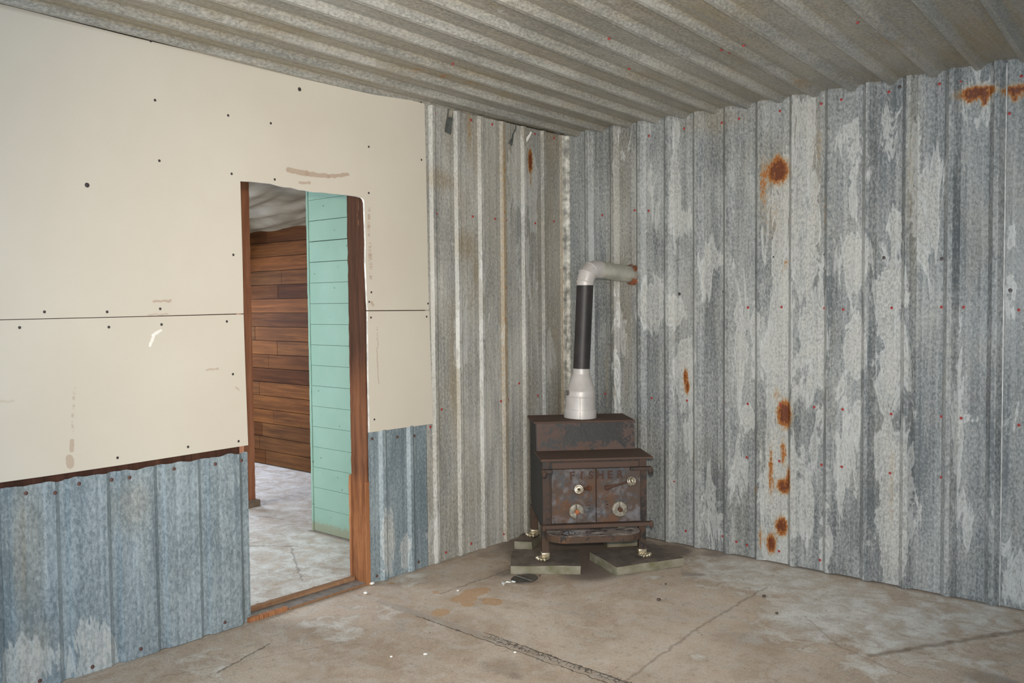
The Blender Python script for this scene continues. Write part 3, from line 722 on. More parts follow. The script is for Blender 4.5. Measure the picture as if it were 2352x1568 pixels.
# ------------------------------------------------------------------ floor
def build_floor():
    xs = np.concatenate([np.arange(-4.6, -0.2, 0.05), np.arange(-0.2, 3.2, 0.022), np.arange(3.2, 4.6, 0.1)])
    ys = np.concatenate([np.arange(-7.2, -3.3, 0.1), np.arange(-3.3, 0.12, 0.022)])
    XX, YY = np.meshgrid(xs, ys); x = XX.ravel(); y = YY.ravel()
    P2 = np.stack([x, y], 1)
    st = np.zeros((len(x), 4)); st[:, 3] = .5
    st[:, 0] = paint(P2, blob_px(on_flat, [(1090, 1360, 24, 14, .95), (1065, 1375, 30, 10, .85), (1130, 1380, 30, 8, .85), (1075, 1388, 12, 6, .85), (1012, 1405, 20, 9, .95), (1000, 1360, 14, 4, .7), (898, 1338, 12, 3, .8), (895, 1482, 12, 5, .5), (600, 1240, 24, 6, .45), (1020, 1470, 10, 3, .3)], (0, 1)))
    st[:, 1] = paint(P2, blob_px(on_flat, [(1700, 1310, 120, 30, .8), (1800, 1330, 100, 30, .8), (1900, 1400, 110, 60, .9), (2080, 1440, 120, 60, .8), (2250, 1420, 90, 40, .7), (2000, 1520, 60, 40, .5), (930, 1330, 60, 20, .5), (640, 1130, 90, 30, .7), (620, 1230, 80, 30, .5), (770, 1440, 100, 30, .5), (480, 1520, 80, 40, .5), (1490, 1323, 30, 5, .6), (1600, 1510, 20, 8, .6), (880, 1400, 80, 20, .35), (2250, 1540, 80, 30, .4)], (0, 1)))
    st[:, 1] = np.where(x < -0.13, np.maximum(st[:, 1], 0.7), st[:, 1])  # far-room floor paled in colour to stand in for its daylight
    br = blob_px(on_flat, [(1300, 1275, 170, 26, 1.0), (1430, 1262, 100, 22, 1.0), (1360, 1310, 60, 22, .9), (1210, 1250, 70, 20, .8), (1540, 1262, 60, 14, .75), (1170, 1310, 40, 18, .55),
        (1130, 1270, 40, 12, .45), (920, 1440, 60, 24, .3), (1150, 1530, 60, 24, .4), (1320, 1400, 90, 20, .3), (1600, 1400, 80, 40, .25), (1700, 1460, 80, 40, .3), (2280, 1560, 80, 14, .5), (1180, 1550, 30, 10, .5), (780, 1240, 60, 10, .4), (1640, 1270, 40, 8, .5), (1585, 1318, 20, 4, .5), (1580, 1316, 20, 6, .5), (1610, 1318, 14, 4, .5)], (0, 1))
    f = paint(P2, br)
    # darker band along the foot of the walls
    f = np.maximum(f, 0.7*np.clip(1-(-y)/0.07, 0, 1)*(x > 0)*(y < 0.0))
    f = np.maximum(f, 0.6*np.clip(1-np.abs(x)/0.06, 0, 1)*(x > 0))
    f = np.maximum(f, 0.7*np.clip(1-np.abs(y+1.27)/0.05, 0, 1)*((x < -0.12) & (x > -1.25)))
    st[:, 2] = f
    z = 0.003*smooth_noise(x, y, (1.3, 1.3), 2.0) - 0.002
    nz = np.abs(x) < 0.4
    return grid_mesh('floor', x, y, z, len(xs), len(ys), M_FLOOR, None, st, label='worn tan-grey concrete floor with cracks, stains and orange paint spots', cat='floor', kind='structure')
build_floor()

# ------------------------------------------------------------------ enclosing walls out of view
bm = bmesh.new(); box(bm, (4.28, -7.0, 0), (4.38, 0.1, 2.68)); obj('wall_side', bm, plain('side_wall_metal', (0.28, 0.29, 0.29), 0.6, 0.2), None, label='plain grey side wall out of view to the right', cat='wall', kind='structure')  # unseen wall, added to hold back ambient light from this side

# ------------------------------------------------------------------ far room
def plank_wall(name, x0, x1, y, z0, z1, hgt, mat, parent=None, palette=None, lens=(0.9, 2.2), thick=0.02, gap=0.005, seed=1, dirn=-1, **kw):
    rnd = random.Random(seed)
    bm = bmesh.new(); lay = bm.faces.layers.int.new('pid'); cols = []
    z = z0; 
    while z < z1:
        zt = min(z+hgt-gap, z1); x = x0 - rnd.random()*0.5
        while x < x1:
            L = rnd.uniform(*lens); a = max(x, x0); b = min(x+L-gap, x1)
            if b-a > 0.03:
                n0 = len(bm.faces)
                off = rnd.uniform(0, 0.004)
                box(bm, (a, y+dirn*off, z), (b, y+dirn*off-dirn*thick, zt))
                bm.faces.ensure_lookup_table()
                for f in bm.faces[n0:]: f[lay] = len(cols)
                cols.append(rnd.choice(palette))
            x += L
        z += hgt
    bmesh.ops.recalc_face_normals(bm, faces=bm.faces)
    me = bpy.data.meshes.new(name); bm.to_mesh(me); bm.free()
    pid = np.zeros(len(me.polygons), dtype=np.int32); me.attributes['pid'].data.foreach_get('value', pid)
    at = me.color_attributes.new('plank', 'FLOAT_COLOR', 'CORNER')
    arr = np.repeat(np.array([(*c, 1) for c in cols])[pid], 4, axis=0).astype(np.float32)
    at.data.foreach_set('color', arr.ravel())
    return mesh_obj(name, me, mat, parent, **kw)
wb_ = empty('wall_back', (0, 0, 0), label='brown horizontal plank wall of the room beyond the doorway', cat='wall', kind='structure')
pal = [(1, 1, 1), (0.62, 0.58, 0.58), (0.8, 0.75, 0.72), (1.15, 1.1, 1.0), (0.9, 0.95, 1.0), (0.55, 0.5, 0.52), (1.3, 1.2, 1.1), (0.72, 0.7, 0.75)]
plank_wall('planks', -4.5, -0.14, -0.04, 0.01, 2.4, 0.131, M_PLANK, wb_, pal, seed=4)
bm = bmesh.new(); box(bm, (-4.5, 0.0, 0), (-0.14, 0.05, 2.6)); obj('wall_backing', bm, M_GROOVE, wb_)

gw = empty('wall_partition', (0, 0, 0), label='mint green painted board partition seen through the doorway', cat='wall', kind='structure')
def green_boards():
    bm = bmesh.new(); z = 1.93-0.136*14; k = 0
    edges = [0.004]
    zz = z
    while zz < 2.30:
        if zz > 0.05: edges.append(zz)
        zz += 0.136
    edges.append(2.345)
    for i, (a, b) in enumerate(zip(edges, edges[1:])):
        g = 0.0045 if abs(a-1.93) < 0.01 or abs(a-1.794) < 0.01 else 0.0018
        off = random.uniform(0, 0.002)
        box(bm, (-1.165, -1.262-off, a+g/2), (-0.14+random.uniform(-0.012, 0), -1.24, b-g/2), 0.0012)
    return bm
obj('green_boards', green_boards(), M_GREEN, gw)
bm = bmesh.new(); box(bm, (-1.163, -1.239, 0), (-0.14, -1.17, 2.34)); obj('partition_core', bm, M_GROOVE, gw)
bm = bmesh.new(); rough_board(bm, (-1.185, -1.268, 0.004), (-1.166, -1.165, 2.345), 60, 0.0025, seed=8); obj('end_trim', bm, M_GREEN, gw)

post = empty('wooden_post', tuple(on_flat(562, 1163)), label='reddish-brown wooden post on a small block, just inside the doorway\'s left edge', cat='post')
px_ = on_flat(562, 1163)
post.rotation_euler = (0, 0, 0)
bm = bmesh.new(); rough_board(bm, (-0.055, -0.02, 0.045), (0.0385, 0.07, 2.46), 60, 0.003, seed=11); obj('upright', bm, M_POST, post)
bm = bmesh.new(); box(bm, (-0.07, -0.045, 0.0), (0.075, 0.09, 0.05), 0.005); obj('foot_block', bm, plain('weathered_block', (0.20, 0.15, 0.11), 0.85), post)

# sagging plastic sheet under the far room's ceiling
def drape():
    xs = np.arange(-4.45, -0.14, 0.025); ys = np.arange(-3.6, -0.07, 0.025)
    XX, YY = np.meshgrid(xs, ys); x = XX.ravel(); y = YY.ravel()
    ang = -0.23
    u = x*math.cos(ang)+y*math.sin(ang); v = -x*math.sin(ang)+y*math.cos(ang)
    f = smooth_noise(u*0.4, v*3.6, (1, 1), 1.0); f2 = smooth_noise(u*0.8, v*13, (1, 1), 5.0)
    ridge = 1-np.abs(smooth_noise(u*0.6, v*3.0, (1, 1), 9.0))*2
    z = 2.455 + 0.05*f + 0.025*f2 - 0.05*np.clip(ridge-0.55, 0, 1)*2 - 0.23*np.clip((y+1.15)/1.1, 0, 1)**1.2 
    pw = np.exp(-(((x-post.location.x)/0.35)**2+((y-post.location.y)/0.35)**2)**2)
    z = z*(1-pw)+np.maximum(z, 2.475)*pw
    s = Nodes('dusty_plastic_sheet')
    n = s.noise(s.map((1.2, 5, 1), rot=(0, 0, 0.25)), 2.0, 5, 0.6, 0.4)
    c = s.mix(s.rng(n, 0.3, 0.7), (0.20, 0.170, 0.115), (0.31, 0.27, 0.20))
    m = s.done(c, 0.6, 0.0, 0.25)
    return grid_mesh('plastic_sheet', x, y, z, len(xs), len(ys), m, None, None, sharp=180, label='sagging dusty plastic sheet under the far room ceiling, seen through the doorway top', cat='plastic sheet')
drape()
bm = bmesh.new(); box(bm, (-4.6, -3.75, 2.62), (-0.1, 0.1, 2.68)); obj('ceiling_far_room', bm, M_STUD, None, label='dark boards above the plastic sheet in the far room', cat='ceiling', kind='structure')
bm = bmesh.new(); box(bm, (-4.6, -3.75, 0), (-4.5, 0.1, 2.62)); obj('wall_end', bm, plain('dim_board_wall', (0.16, 0.10, 0.07), 0.8), None, label='dim end wall of the far room, hidden from the doorway', cat='wall', kind='structure')  # unseen wall, added to block the world light
bm = bmesh.new(); box(bm, (-4.6, -3.75, 0), (-0.135, -3.65, 2.62)); obj('wall_window_side', bm, plain('pale_board_wall', (0.5, 0.5, 0.47), 0.8), None, label='pale window-side wall of the far room, hidden from the doorway', cat='wall', kind='structure')  # unseen wall behind the window lamp, added to keep world light out

# ------------------------------------------------------------------ pavers under the stove
def paver_mat():
    s = Nodes('mossy_paver')
    n = s.noise(s.co, 14, 5, 0.65); n2 = s.noise(s.map(loc=(3, 3, 3)), 5, 4, 0.6, 0.4)
    geo = s.n.new('ShaderNodeNewGeometry'); sp = s.n.new('ShaderNodeSeparateXYZ'); s.l.new(geo.outputs['Normal'], sp.inputs[0])
    top = s.rng(sp.outputs[2], 0.3, 0.8)
    side = s.mix(s.rng(n2, 0.36, 0.6), (0.15, 0.145, 0.088), (0.27, 0.25, 0.20))
    tp = s.mix(s.rng(n, 0.3, 0.7), (0.115, 0.095, 0.082), (0.19, 0.16, 0.135))
    c = s.mix(top, side, tp)
    s.bump(n, 0.4, 0.003)
    return s.done(c, 0.9, 0.0, 0.2)
M_PAV = paver_mat()
def paver(corner, ang, w_, d_, h_, label, seed):
    o = bpy.data.objects
    bm = bmesh.new(); box(bm, (0, 0, 0), (w_, d_, h_))
    bmesh.ops.subdivide_edges(bm, edges=bm.edges[:], cuts=7, use_grid_fill=True)
    for v in bm.verts:
        k = mnoise.noise_vector(v.co*11+Vector((seed, 0, 0)))
        v.co += Vector((k.x*0.005, k.y*0.005, k.z*0.003 if v.co.z > 0.001 else 0))
    ob = obj('concrete_paver', bm, M_PAV, None, smooth=40, label=label, cat='paver', group='concrete pavers under the stove legs')
    ob.location = corner; ob.rotation_euler = (0, 0, ang)
    return ob
paver((0.474, -1.147, 0), math.atan2(0.244, 0.302), 0.392, 0.335, 0.047, 'square concrete paver with a mossy front edge, under the front left stove leg', 1)
paver((0.945, -0.795, 0), math.radians(63), 0.44, 0.325, 0.047, 'largest concrete paver, set at an angle under the front right stove leg', 2)
paver((0.155, -0.745, 0), math.radians(24), 0.115, 0.20, 0.047, 'small mossy block under the back left stove leg', 3)
paver((0.585, -0.36, 0), math.radians(50), 0.22, 0.24, 0.046, 'mostly hidden paver under the back right stove leg', 4)

# ------------------------------------------------------------------ wood stove
ZB = 0.05
stove = empty('wood_stove', (0.549, -0.958, ZB), math.radians(46.8), label='rusty black cast-iron wood stove with two doors and stepped top, in the corner', cat='stove')
M_IRON = rusty_iron('rusted_black_iron', 0.5, pale=None)
M_SIDE = rusty_iron('black_plate', 0.05, black=(0.012, 0.012, 0.014))
M_TOP = rusty_iron('rust_brown_top', 0.95, rust=(0.088, 0.056, 0.043), orange=(0.125, 0.068, 0.042))
M_SLOPE = rusty_iron('sooty_slope', 0.5, rust=(0.105, 0.072, 0.062), zsplit=(0.33, 0.29, 0.685, 0.085))
M_DOOR = rusty_iron('heat_greyed_door', 0.55, black=(0.060, 0.058, 0.064), rust=(0.085, 0.060, 0.048), orange=(0.15, 0.07, 0.035), pale=(0.17, 0.17, 0.185))
M_LEG = rusty_iron('rusty_leg', 0.6, rust=(0.080, 0.050, 0.035), orange=(0.20, 0.09, 0.035))
M_SHELF = rusty_iron('ashy_shelf', 0.6, rust=(0.20, 0.165, 0.15), pale=(0.50, 0.47, 0.45))
M_BRASS = plain('worn_brass', (0.60, 0.53, 0.39), 0.28, 0.8, 0.25, 60)
M_COIL = plain('nickel_coil', (0.66, 0.60, 0.48), 0.30, 0.8, 0.3, 80)
M_CAP = plain('pale_worn_nickel', (0.48, 0.45, 0.38), 0.45, 0.35, 0.35, 40)
def L(z): return z-ZB
UA, UB = 0.008, 0.604
# body: box with the stepped profile seen from the side
bm = bmesh.new()
prof = [(0.0, L(0.235)), (0.0, L(0.618)), (0.262, L(0.618)), (0.292, L(0.788)), (0.565, L(0.788)), (0.565, L(0.30)), (0.50, L(0.235))]
prism(bm, [(UA, v, z) for v, z in prof], (UB-UA, 0, 0))
obj('firebox', bm, M_SIDE, stove)
# front plate and corner angles
bm = bmesh.new(); box(bm, (UA, -0.006, L(0.235)), (UB, 0.001, L(0.618)), 0.001); obj('front_plate', bm, M_IRON, stove)
for a, b in ((UA-0.003, 0.046), (UB-0.042, UB+0.003)):
    bm = bmesh.new(); box(bm, (a, -0.014, L(0.235)), (b, -0.004, L(0.618)), 0.002); obj('corner_angle', bm, M_IRON, stove)
# lower cooking plate, slope, upper plate: three welded plates
bm = bmesh.new(); box(bm, (-0.006, -0.036, L(0.619)), (0.640, 0.268, L(0.631)), 0.003); obj('lower_cooktop', bm, M_TOP, stove)
bm = bmesh.new()
prism(bm, [(UA+0.004, 0.256, L(0.631)), (UB+0.002, 0.256, L(0.631)), (UB+0.002, 0.286, L(0.790)), (UA+0.004, 0.286, L(0.790))], (0, 0.012, 0.002)); obj('sloped_plate', bm, M_SLOPE, stove)
bm = bmesh.new(); box(bm, (-0.002, 0.287, L(0.789)), (0.612, 0.615, L(0.801)), 0.003); obj('upper_cooktop', bm, M_TOP, stove)
# hinge rails top and bottom
bm = bmesh.new()
box(bm, (-0.002, -0.040, L(0.548)), (0.060, -0.005, L(0.572)), 0.004)
ellipsoid(bm, (0.012, -0.040, L(0.545)), (0.014, 0.012, 0.022))
obj('upper_hinge_bracket', bm, M_IRON, stove)
bm = bmesh.new(); box(bm, (0.505, -0.046, L(0.556)), (0.632, -0.005, L(0.574)), 0.004); ellipsoid(bm, (0.622, -0.040, L(0.552)), (0.016, 0.014, 0.026)); obj('upper_hinge_bracket', bm, M_IRON, stove)
bm = bmesh.new(); box(bm, (0.060, -0.012, L(0.572)), (0.56, -0.005, L(0.606)), 0.002); obj('header_plate', bm, M_TOP, stove)
bm = bmesh.new()
box(bm, (0.004, -0.050, L(0.236)), (0.630, -0.005, L(0.258)), 0.005)
ellipsoid(bm, (0.626, -0.040, L(0.245)), (0.012, 0.016, 0.024)); ellipsoid(bm, (0.008, -0.040, L(0.240)), (0.012, 0.016, 0.020))
obj('lower_rail', bm, M_TOP, stove)

# doors
def text_mesh(txt, size, depth):
    c = bpy.data.curves.new('t', 'FONT'); c.body = txt; c.size = size; c.extrude = depth; c.align_x = 'CENTER'; c.offset = 0.0012
    o = bpy.data.objects.new('t', c); COL.objects.link(o)
    bpy.context.view_layer.update()
    me = bpy.data.meshes.new_from_object(o.evaluated_get(bpy.context.evaluated_depsgraph_get()))
    bpy.data.objects.remove(o); return me
M_LET = rusty_iron('raised_letter_iron', 0.8, black=(0.05, 0.035, 0.03), rust=(0.065, 0.034, 0.024), orange=(0.16, 0.06, 0.025))
def coil(bm, c, axis_dir, R, n=3.2, wire=0.0042):
    """flattened spiral spring knob seen end-on"""
    c = Vector(c); d = Vector(axis_dir).normalized()
    e1 = d.cross(Vector((0, 0, 1))).normalized(); e2 = d.cross(e1)
    pts = []; N = int(26*n)
    for i in range(N+1):
        t = i/N; a = 2*math.pi*n*t; r = R*math.sin(math.pi*(0.12+0.80*t))**0.6
        pts.append(c + d*((t-0.5)*0.040) + (e1*math.cos(a)+e2*math.sin(a))*r)
    tube(bm, pts, wire, 8)
FRONT = -0.026
def door(u0, u1, letters, knob, bolt, cap_c, cap_r, broken, lab):
    bm = bmesh.new(); box(bm, (u0, FRONT, L(0.262)), (u1, -0.006, L(0.570)), 0.004)
    # raised rim and cast relief: pine tree and branches
    for a, b in (((u0+0.004, L(0.268)), (u0+0.010, L(0.564))), ((u1-0.010, L(0.268)), (u1-0.004, L(0.564)))):
        box(bm, (a[0], FRONT-0.002, a[1]), (b[0], FRONT+0.002, b[1]))
    d = obj('door', bm, M_DOOR, stove, label=lab)
    tc = 0.268 if u0 < 0.2 else 0.372
    bm = bmesh.new()
    for k in range(4):
        zc = L(0.325)+k*0.018; wv = 0.034*(1-k*0.2)
        prism(bm, [(tc-wv, FRONT-0.0005, zc), (tc+wv, FRONT-0.0005, zc), (tc, FRONT-0.0005, zc+0.026)], (0, -0.004, 0))
    box(bm, (tc-0.003, FRONT-0.004, L(0.29)), (tc+0.003, FRONT, L(0.325)))
    bm2 = bmesh.new()
    for k in (-1, 0, 1):
        q = tc+(0.085 if u0 > 0.2 else -0.15)
        box(bm2, (q-0.035, FRONT-0.002, L(0.362)+k*0.009), (q+0.035, FRONT, L(0.366)+k*0.009))
    obj('cast_pine_relief', bm, M_DOOR, d)
    bm = bm2; obj('cast_branch_relief', bm, M_DOOR, d)
    for ch, u in letters:
        me = text_mesh(ch, 0.062, 0.0022)
        me.transform(Matrix.Translation((u, FRONT-0.002, L(0.513))) @ Matrix.Rotation(math.pi/2, 4, 'X'))
        mesh_obj('letter', me, M_LET, d)
    bm = bmesh.new()
    kv = Vector(knob); bt = Vector(bolt)
    tube(bm, [bt+Vector((0, 0.022, 0)), bt+Vector((0, -0.012, 0)), bt.lerp(kv, 0.5)+Vector((0, -0.004, 0)), kv], [0.011, 0.010, 0.006, 0.0055], 12)
    ellipsoid(bm, bt+Vector((0, -0.012, 0)), (0.014, 0.010, 0.014))
    obj('handle_rod', bm, M_LET, d)
    bm = bmesh.new(); coil(bm, kv, (kv-bt)*0.4+Vector((0, -0.05, 0)), 0.0225); coil(bm, kv, (kv-bt)*0.4+Vector((0, -0.05, 0)), 0.013, 2.2)
    obj('coil_knob', bm, M_COIL, d, smooth=60, label='shiny spiral spring knob' if broken else 'tarnished spiral spring knob')
    bm = bmesh.new(); cu, cz = cap_c; N = 64
    # domed draft cap, four lobes divided by grooves
    ringr = [1.0, 0.92, 0.55, 0.27]; ringh = [0.012, 0.020, 0.023, 0.020]
    verts = []
    for q, hh in zip(ringr, ringh):
        row = []
        for k in range(N):
            a = 2*math.pi*k/N; g = 0.0
            for ga in (math.radians(90), math.radians(205), math.radians(325)):
                dd = abs((a-ga+math.pi) % (2*math.pi)-math.pi)
                g = max(g, max(0.0, 1-dd*q*cap_r/0.0035))
            row.append(bm.verts.new((cu+q*cap_r*math.cos(a), FRONT-0.008-hh+0.006*g, cz+q*cap_r*math.sin(a))))
        verts.append(row)
    for a, b in zip(verts, verts[1:]):
        for k in range(N):
            ang = math.degrees(2*math.pi*(k+0.5)/N)
            if broken and 262 < ang < 340: continue
            bm.faces.new((a[k], a[(k+1) % N], b[(k+1) % N], b[k]))
    bmesh.ops.solidify(bm, geom=bm.faces[:], thickness=0.005)
    obj('draft_cap', bm, M_CAP, d, smooth=40, label='pale cap with a missing lower sector' if broken else None)
    bm = bmesh.new(); lathe(bm, [(0.016, 0.0), (0.016, 0.020), (0.0125, 0.032), (0.006, 0.036)], 16, (cu+0.004, FRONT, cz-0.004), (0, -1, 0))
    obj('draft_hub', bm, plain('orange_rust', (0.30, 0.10, 0.04), 0.8) if broken else M_LET, d, label='orange rusted hub' if broken else None)
    return d
door(0.055, 0.3085, [('F', 0.172), ('I', 0.226), ('S', 0.280)], (0.196, -0.105, L(0.472)), (0.266, -0.036, L(0.463)), (0.192, L(0.335)), 0.0435, True, 'left stove door with a broken draft cap')
door(0.3115, 0.566, [('H', 0.334), ('E', 0.390), ('R', 0.446)], (0.500, -0.085, L(0.505)), (0.368, -0.036, L(0.463)), (0.440, L(0.340)), 0.0445, False, 'right stove door with a whole round draft cap')

# ash shelf
bm = bmesh.new(); pts = []
fr = -0.185
pts.append((0.018, -0.03)); 
for k in range(0, 9):
    a = math.pi + k*math.pi/2/8; pts.append((0.018+0.11+0.11*math.cos(a), fr+0.11+0.11*math.sin(a)))
for k in range(0, 9):
    a = 1.5*math.pi + k*math.pi/2/8; pts.append((0.545-0.10+0.10*math.cos(a), fr+0.10+0.10*math.sin(a)))
pts.append((0.545, -0.03))
prism(bm, [(u, v, L(0.212)) for u, v in pts], (0, 0, 0.016))
ln = len(pts)
obj('ash_shelf', bm, M_SHELF, stove, label='ash-covered shelf with rounded front corners')
bm = bmesh.new()
for i in range(ln-1):   # raised rim
    a, b = Vector((*pts[i], L(0.192))), Vector((*pts[i+1], L(0.192)))
    if (b-a).length < 1e-5: continue
    nrm = Vector((-(b-a).y, (b-a).x, 0)).normalized()*0.006
    vs = [bm.verts.new(p) for p in (a-nrm, b-nrm, b+nrm*0.2, a+nrm*0.2)]
    f = bm.faces.new(vs); r = bmesh.ops.extrude_face_region(bm, geom=[f])
    bmesh.ops.translate(bm, verts=[v for v in r['geom'] if isinstance(v, bmesh.types.BMVert)], vec=(0, 0, 0.035))
obj('shelf_rim', bm, M_LEG, stove)
bm = bmesh.new()
rnd = random.Random(5)
for k in range(46):
    u = 0.150+rnd.gauss(0, 0.022); v = -0.115+rnd.gauss(0, 0.014); r = rnd.uniform(0.003, 0.008)
    bmesh.ops.create_icosphere(bm, subdivisions=1, radius=r, matrix=Matrix.Translation((u, v, L(0.224)+r*0.5)) @ Matrix.Rotation(rnd.random()*3, 4, 'X'))
obj('charcoal_crumbs', bm, plain('charcoal_ash', (0.11, 0.12, 0.13), 0.8, 0, 0.9, 120), None, kind='stuff', label='small heap of grey-black charcoal crumbs on the left of the stove shelf', cat='charcoal')
ob = bpy.data.objects['charcoal_crumbs']; ob.location = stove.location; ob.rotation_euler = stove.rotation_euler

# legs with claw feet
def leg(u0, v0, dirx, diry, name_lab):
    bm = bmesh.new(); box(bm, (u0, v0, 0.035), (u0+0.042, v0+0.042, L(0.250)), 0.003); l = obj('leg', bm, M_LEG, stove)
    bm = bmesh.new(); cx, cy = u0+0.021, v0+0.021
    box(bm, (u0-0.003, v0-0.003, 0.018), (u0+0.045, v0+0.045, 0.046), 0.004)
    ang = math.atan2(diry, dirx)
    ellipsoid(bm, (cx+math.cos(ang)*0.010, cy+math.sin(ang)*0.010, 0.013), (0.036, 0.036, 0.013), seg=16)
    for k in (-1.5, -0.5, 0.5, 1.5):
        a = ang+k*0.42; c = Vector((cx+math.cos(a)*0.043, cy+math.sin(a)*0.043, 0.0125))
        Tm = Matrix.Translation(c) @ Matrix.Rotation(a, 4, 'Z')
        ellipsoid(bm, (0, 0, 0), (0.016, 0.0085, 0.0125), Tm, 12)
    obj('claw_foot', bm, M_BRASS, l, smooth=60, label='brass claw foot')
leg(-0.001, -0.014, -1.0, -0.9, 'fl'); leg(0.560, -0.014, 0.7, -1.0, 'fr'); leg(0.004, 0.505, -1.0, -0.8, 'bl'); leg(0.560, 0.505, 0.8, -1.0, 'br')

# ------------------------------------------------------------------ stove pipe
pipe = empty('stove_pipe', (0.430, -0.425, 0.801), label='grey flue pipe with black middle, elbowing from the stove top into the wall', cat='stove pipe')
PO = Vector(pipe.location)
M_ZINC = plain('matt_grey_zinc', (0.50, 0.475, 0.46), 0.42, 0.12, 0.08, 14, 0.05)
M_ZINC2 = plain('bright_galvanised_duct', (0.56, 0.55, 0.48), 0.32, 0.5, 0.2, 9, 0.08)
M_BLK = plain('matt_black_pipe', (0.030, 0.027, 0.027), 0.5, 0.2, 0.3, 8, 0.05)
M_COP = plain('copper_toned_metal', (0.62, 0.27, 0.16), 0.35, 0.5, 0.45, 30, 0.2)
a0 = Vector((0.430, -0.425, 0.801)); a1 = Vector((0.437, -0.418, 1.105)); a2 = Vector((0.457, -0.402, 1.622))
bm = bmesh.new(); ax = (a1-a0)
lathe(bm, [(0.1015, 0.0), (0.1010, 0.050), (0.1000, 0.055), (0.0955, 0.056), (0.0950, 0.062), (0.0925, 0.128), (0.0945, 0.130), (0.0945, 0.134), (0.0925, 0.136), (0.0915, 0.162), (0.0900, 0.170), (0.0880, 0.172), (0.0600, 0.258), (0.0550, 0.268), (0.0530, 0.274), (0.0530, 0.304)], 64, (0, 0, 0), ax)
obj('reducer', bm, M_ZINC, pipe, smooth=35)
bm = bmesh.new()
cdir = (Vector((CAM.x, CAM.y, 0))-Vector((a0.x, a0.y, 0))).normalized(); sx = Vector((-cdir.y, cdir.x, 0))
p = cdir*0.096+Vector((0, 0, 0.06))
tube(bm, [cdir*0.0962+Vector((0, 0, 0.056)), cdir*0.0952+Vector((0, 0, 0.128))], 0.0018, 8); tube(bm, [cdir*0.1022+Vector((0, 0, 0.002)), cdir*0.1020+Vector((0, 0, 0.052))], 0.0022, 8)
obj('seam', bm, M_ZINC, pipe)
bm = bmesh.new(); R_ = 0.0915
ang0 = math.atan2(-sx.y, -sx.x); 
# round crimp button on the left of the reducer
ad = Matrix.Rotation(math.radians(-58), 4, 'Z') @ cdir
lathe(bm, [(0.017, -0.008), (0.017, 0.0022), (0.012, 0.0028), (0.011, 0.0012), (0.003, 0.0012)], 20, ad*0.0918+Vector((0, 0, 0.158)), ad)
obj('rivet_plate', bm, plain('dark_zinc', (0.20, 0.19, 0.18), 0.5, 0.4), pipe, label='dark round plate on the reducer')
bm = bmesh.new(); tube(bm, [a1-PO+Vector((0, 0, -0.01)), a2-PO], 0.0512, 48); obj('black_pipe', bm, M_BLK, pipe, smooth=40, label='matt black straight section')
b2 = Vector((0.539, 0.03, 1.688))
hd = Vector((0.182, 0.983, 0)).normalized(); 
eR = 0.082; cen = a2+Vector((0, 0, 0.0))+hd*eR
path = [a2-PO+Vector((0, 0, -0.004)), a2-PO+Vector((0, 0, 0.012))]
for k in range(1, 4):
    a = k*math.pi/6+0.12
    path.append(cen-PO+Vector((0, 0, 0.012))+(-hd*math.cos(min(a, math.pi/2))+Vector((0, 0, 1))*math.sin(min(a, math.pi/2)))*eR)
path.append(path[-1]+hd*0.035)
bm = bmesh.new(); tube(bm, path, [0.0535, 0.0545, 0.0555, 0.0560, 0.0560, 0.0560], 48)
obj('elbow', bm, M_ZINC, pipe, smooth=14)
bm = bmesh.new()
for k in (1, 2, 3):
    t = (path[k+1]-path[k-1]).normalized(); lathe(bm, [(0.0535, -0.003), (0.0572, -0.002), (0.0578, 0.0), (0.0572, 0.002), (0.0535, 0.003)], 48, path[k], t)
obj('elbow_bead', bm, M_ZINC, pipe, smooth=60)
e_end = path[-1]; wend = b2-PO; hdir = (wend-e_end)
bm = bmesh.new(); hl = hdir.length
lathe(bm, [(0.0520, -0.006), (0.0528, 0.010), (0.0545, 0.014), (0.0545, 0.018), (0.0530, 0.021), (0.0530, hl)], 48, e_end, hdir)
obj('horizontal_duct', bm, M_ZINC2, pipe, smooth=35, label='shiny horizontal section')
# torn, copper-coloured lips where the duct enters the wall
bm = bmesh.new(); hdn = hdir.normalized(); e1 = hdn.cross(Vector((0, 0, 1))).normalized(); e2 = e1.cross(hdn)
end = Vector((0.5375, -0.004, 1.688))-PO
def petal(a0_, a1_, lift, back, col_bm):
    n = 10; rows = []
    for j, (rr, bb) in enumerate(((0.054, 0.0), (0.060, 0.4), (0.054+lift, 1.0))):
        row = []
        for i in range(n+1):
            a = math.radians(a0_+(a1_-a0_)*i/n); jag = 0.003*mnoise.noise(Vector((i*1.3, j*2.0, a0_)))
            row.append(col_bm.verts.new(end-hdn*back*(1-bb)+hdn*0.002 + (e1*math.cos(a)+e2*math.sin(a))*(rr+jag*(j > 0))))
        rows.append(row)
    for p_, q_ in zip(rows, rows[1:]):
        for i in range(n): col_bm.faces.new((p_[i], p_[i+1], q_[i+1], q_[i]))
petal(20, 70, 0.012, 0.03, bm); petal(78, 120, 0.016, 0.05, bm); petal(-75, -30, 0.018, 0.035, bm); petal(-120, -85, 0.012, 0.02, bm); petal(130, 175, 0.006, 0.01, bm); petal(-20, 10, 0.004, 0.008, bm)
bmesh.ops.solidify(bm, geom=bm.faces[:], thickness=0.0015)
obj('torn_collar', bm, M_COP, pipe, label='copper-coloured torn metal lips at the wall hole')

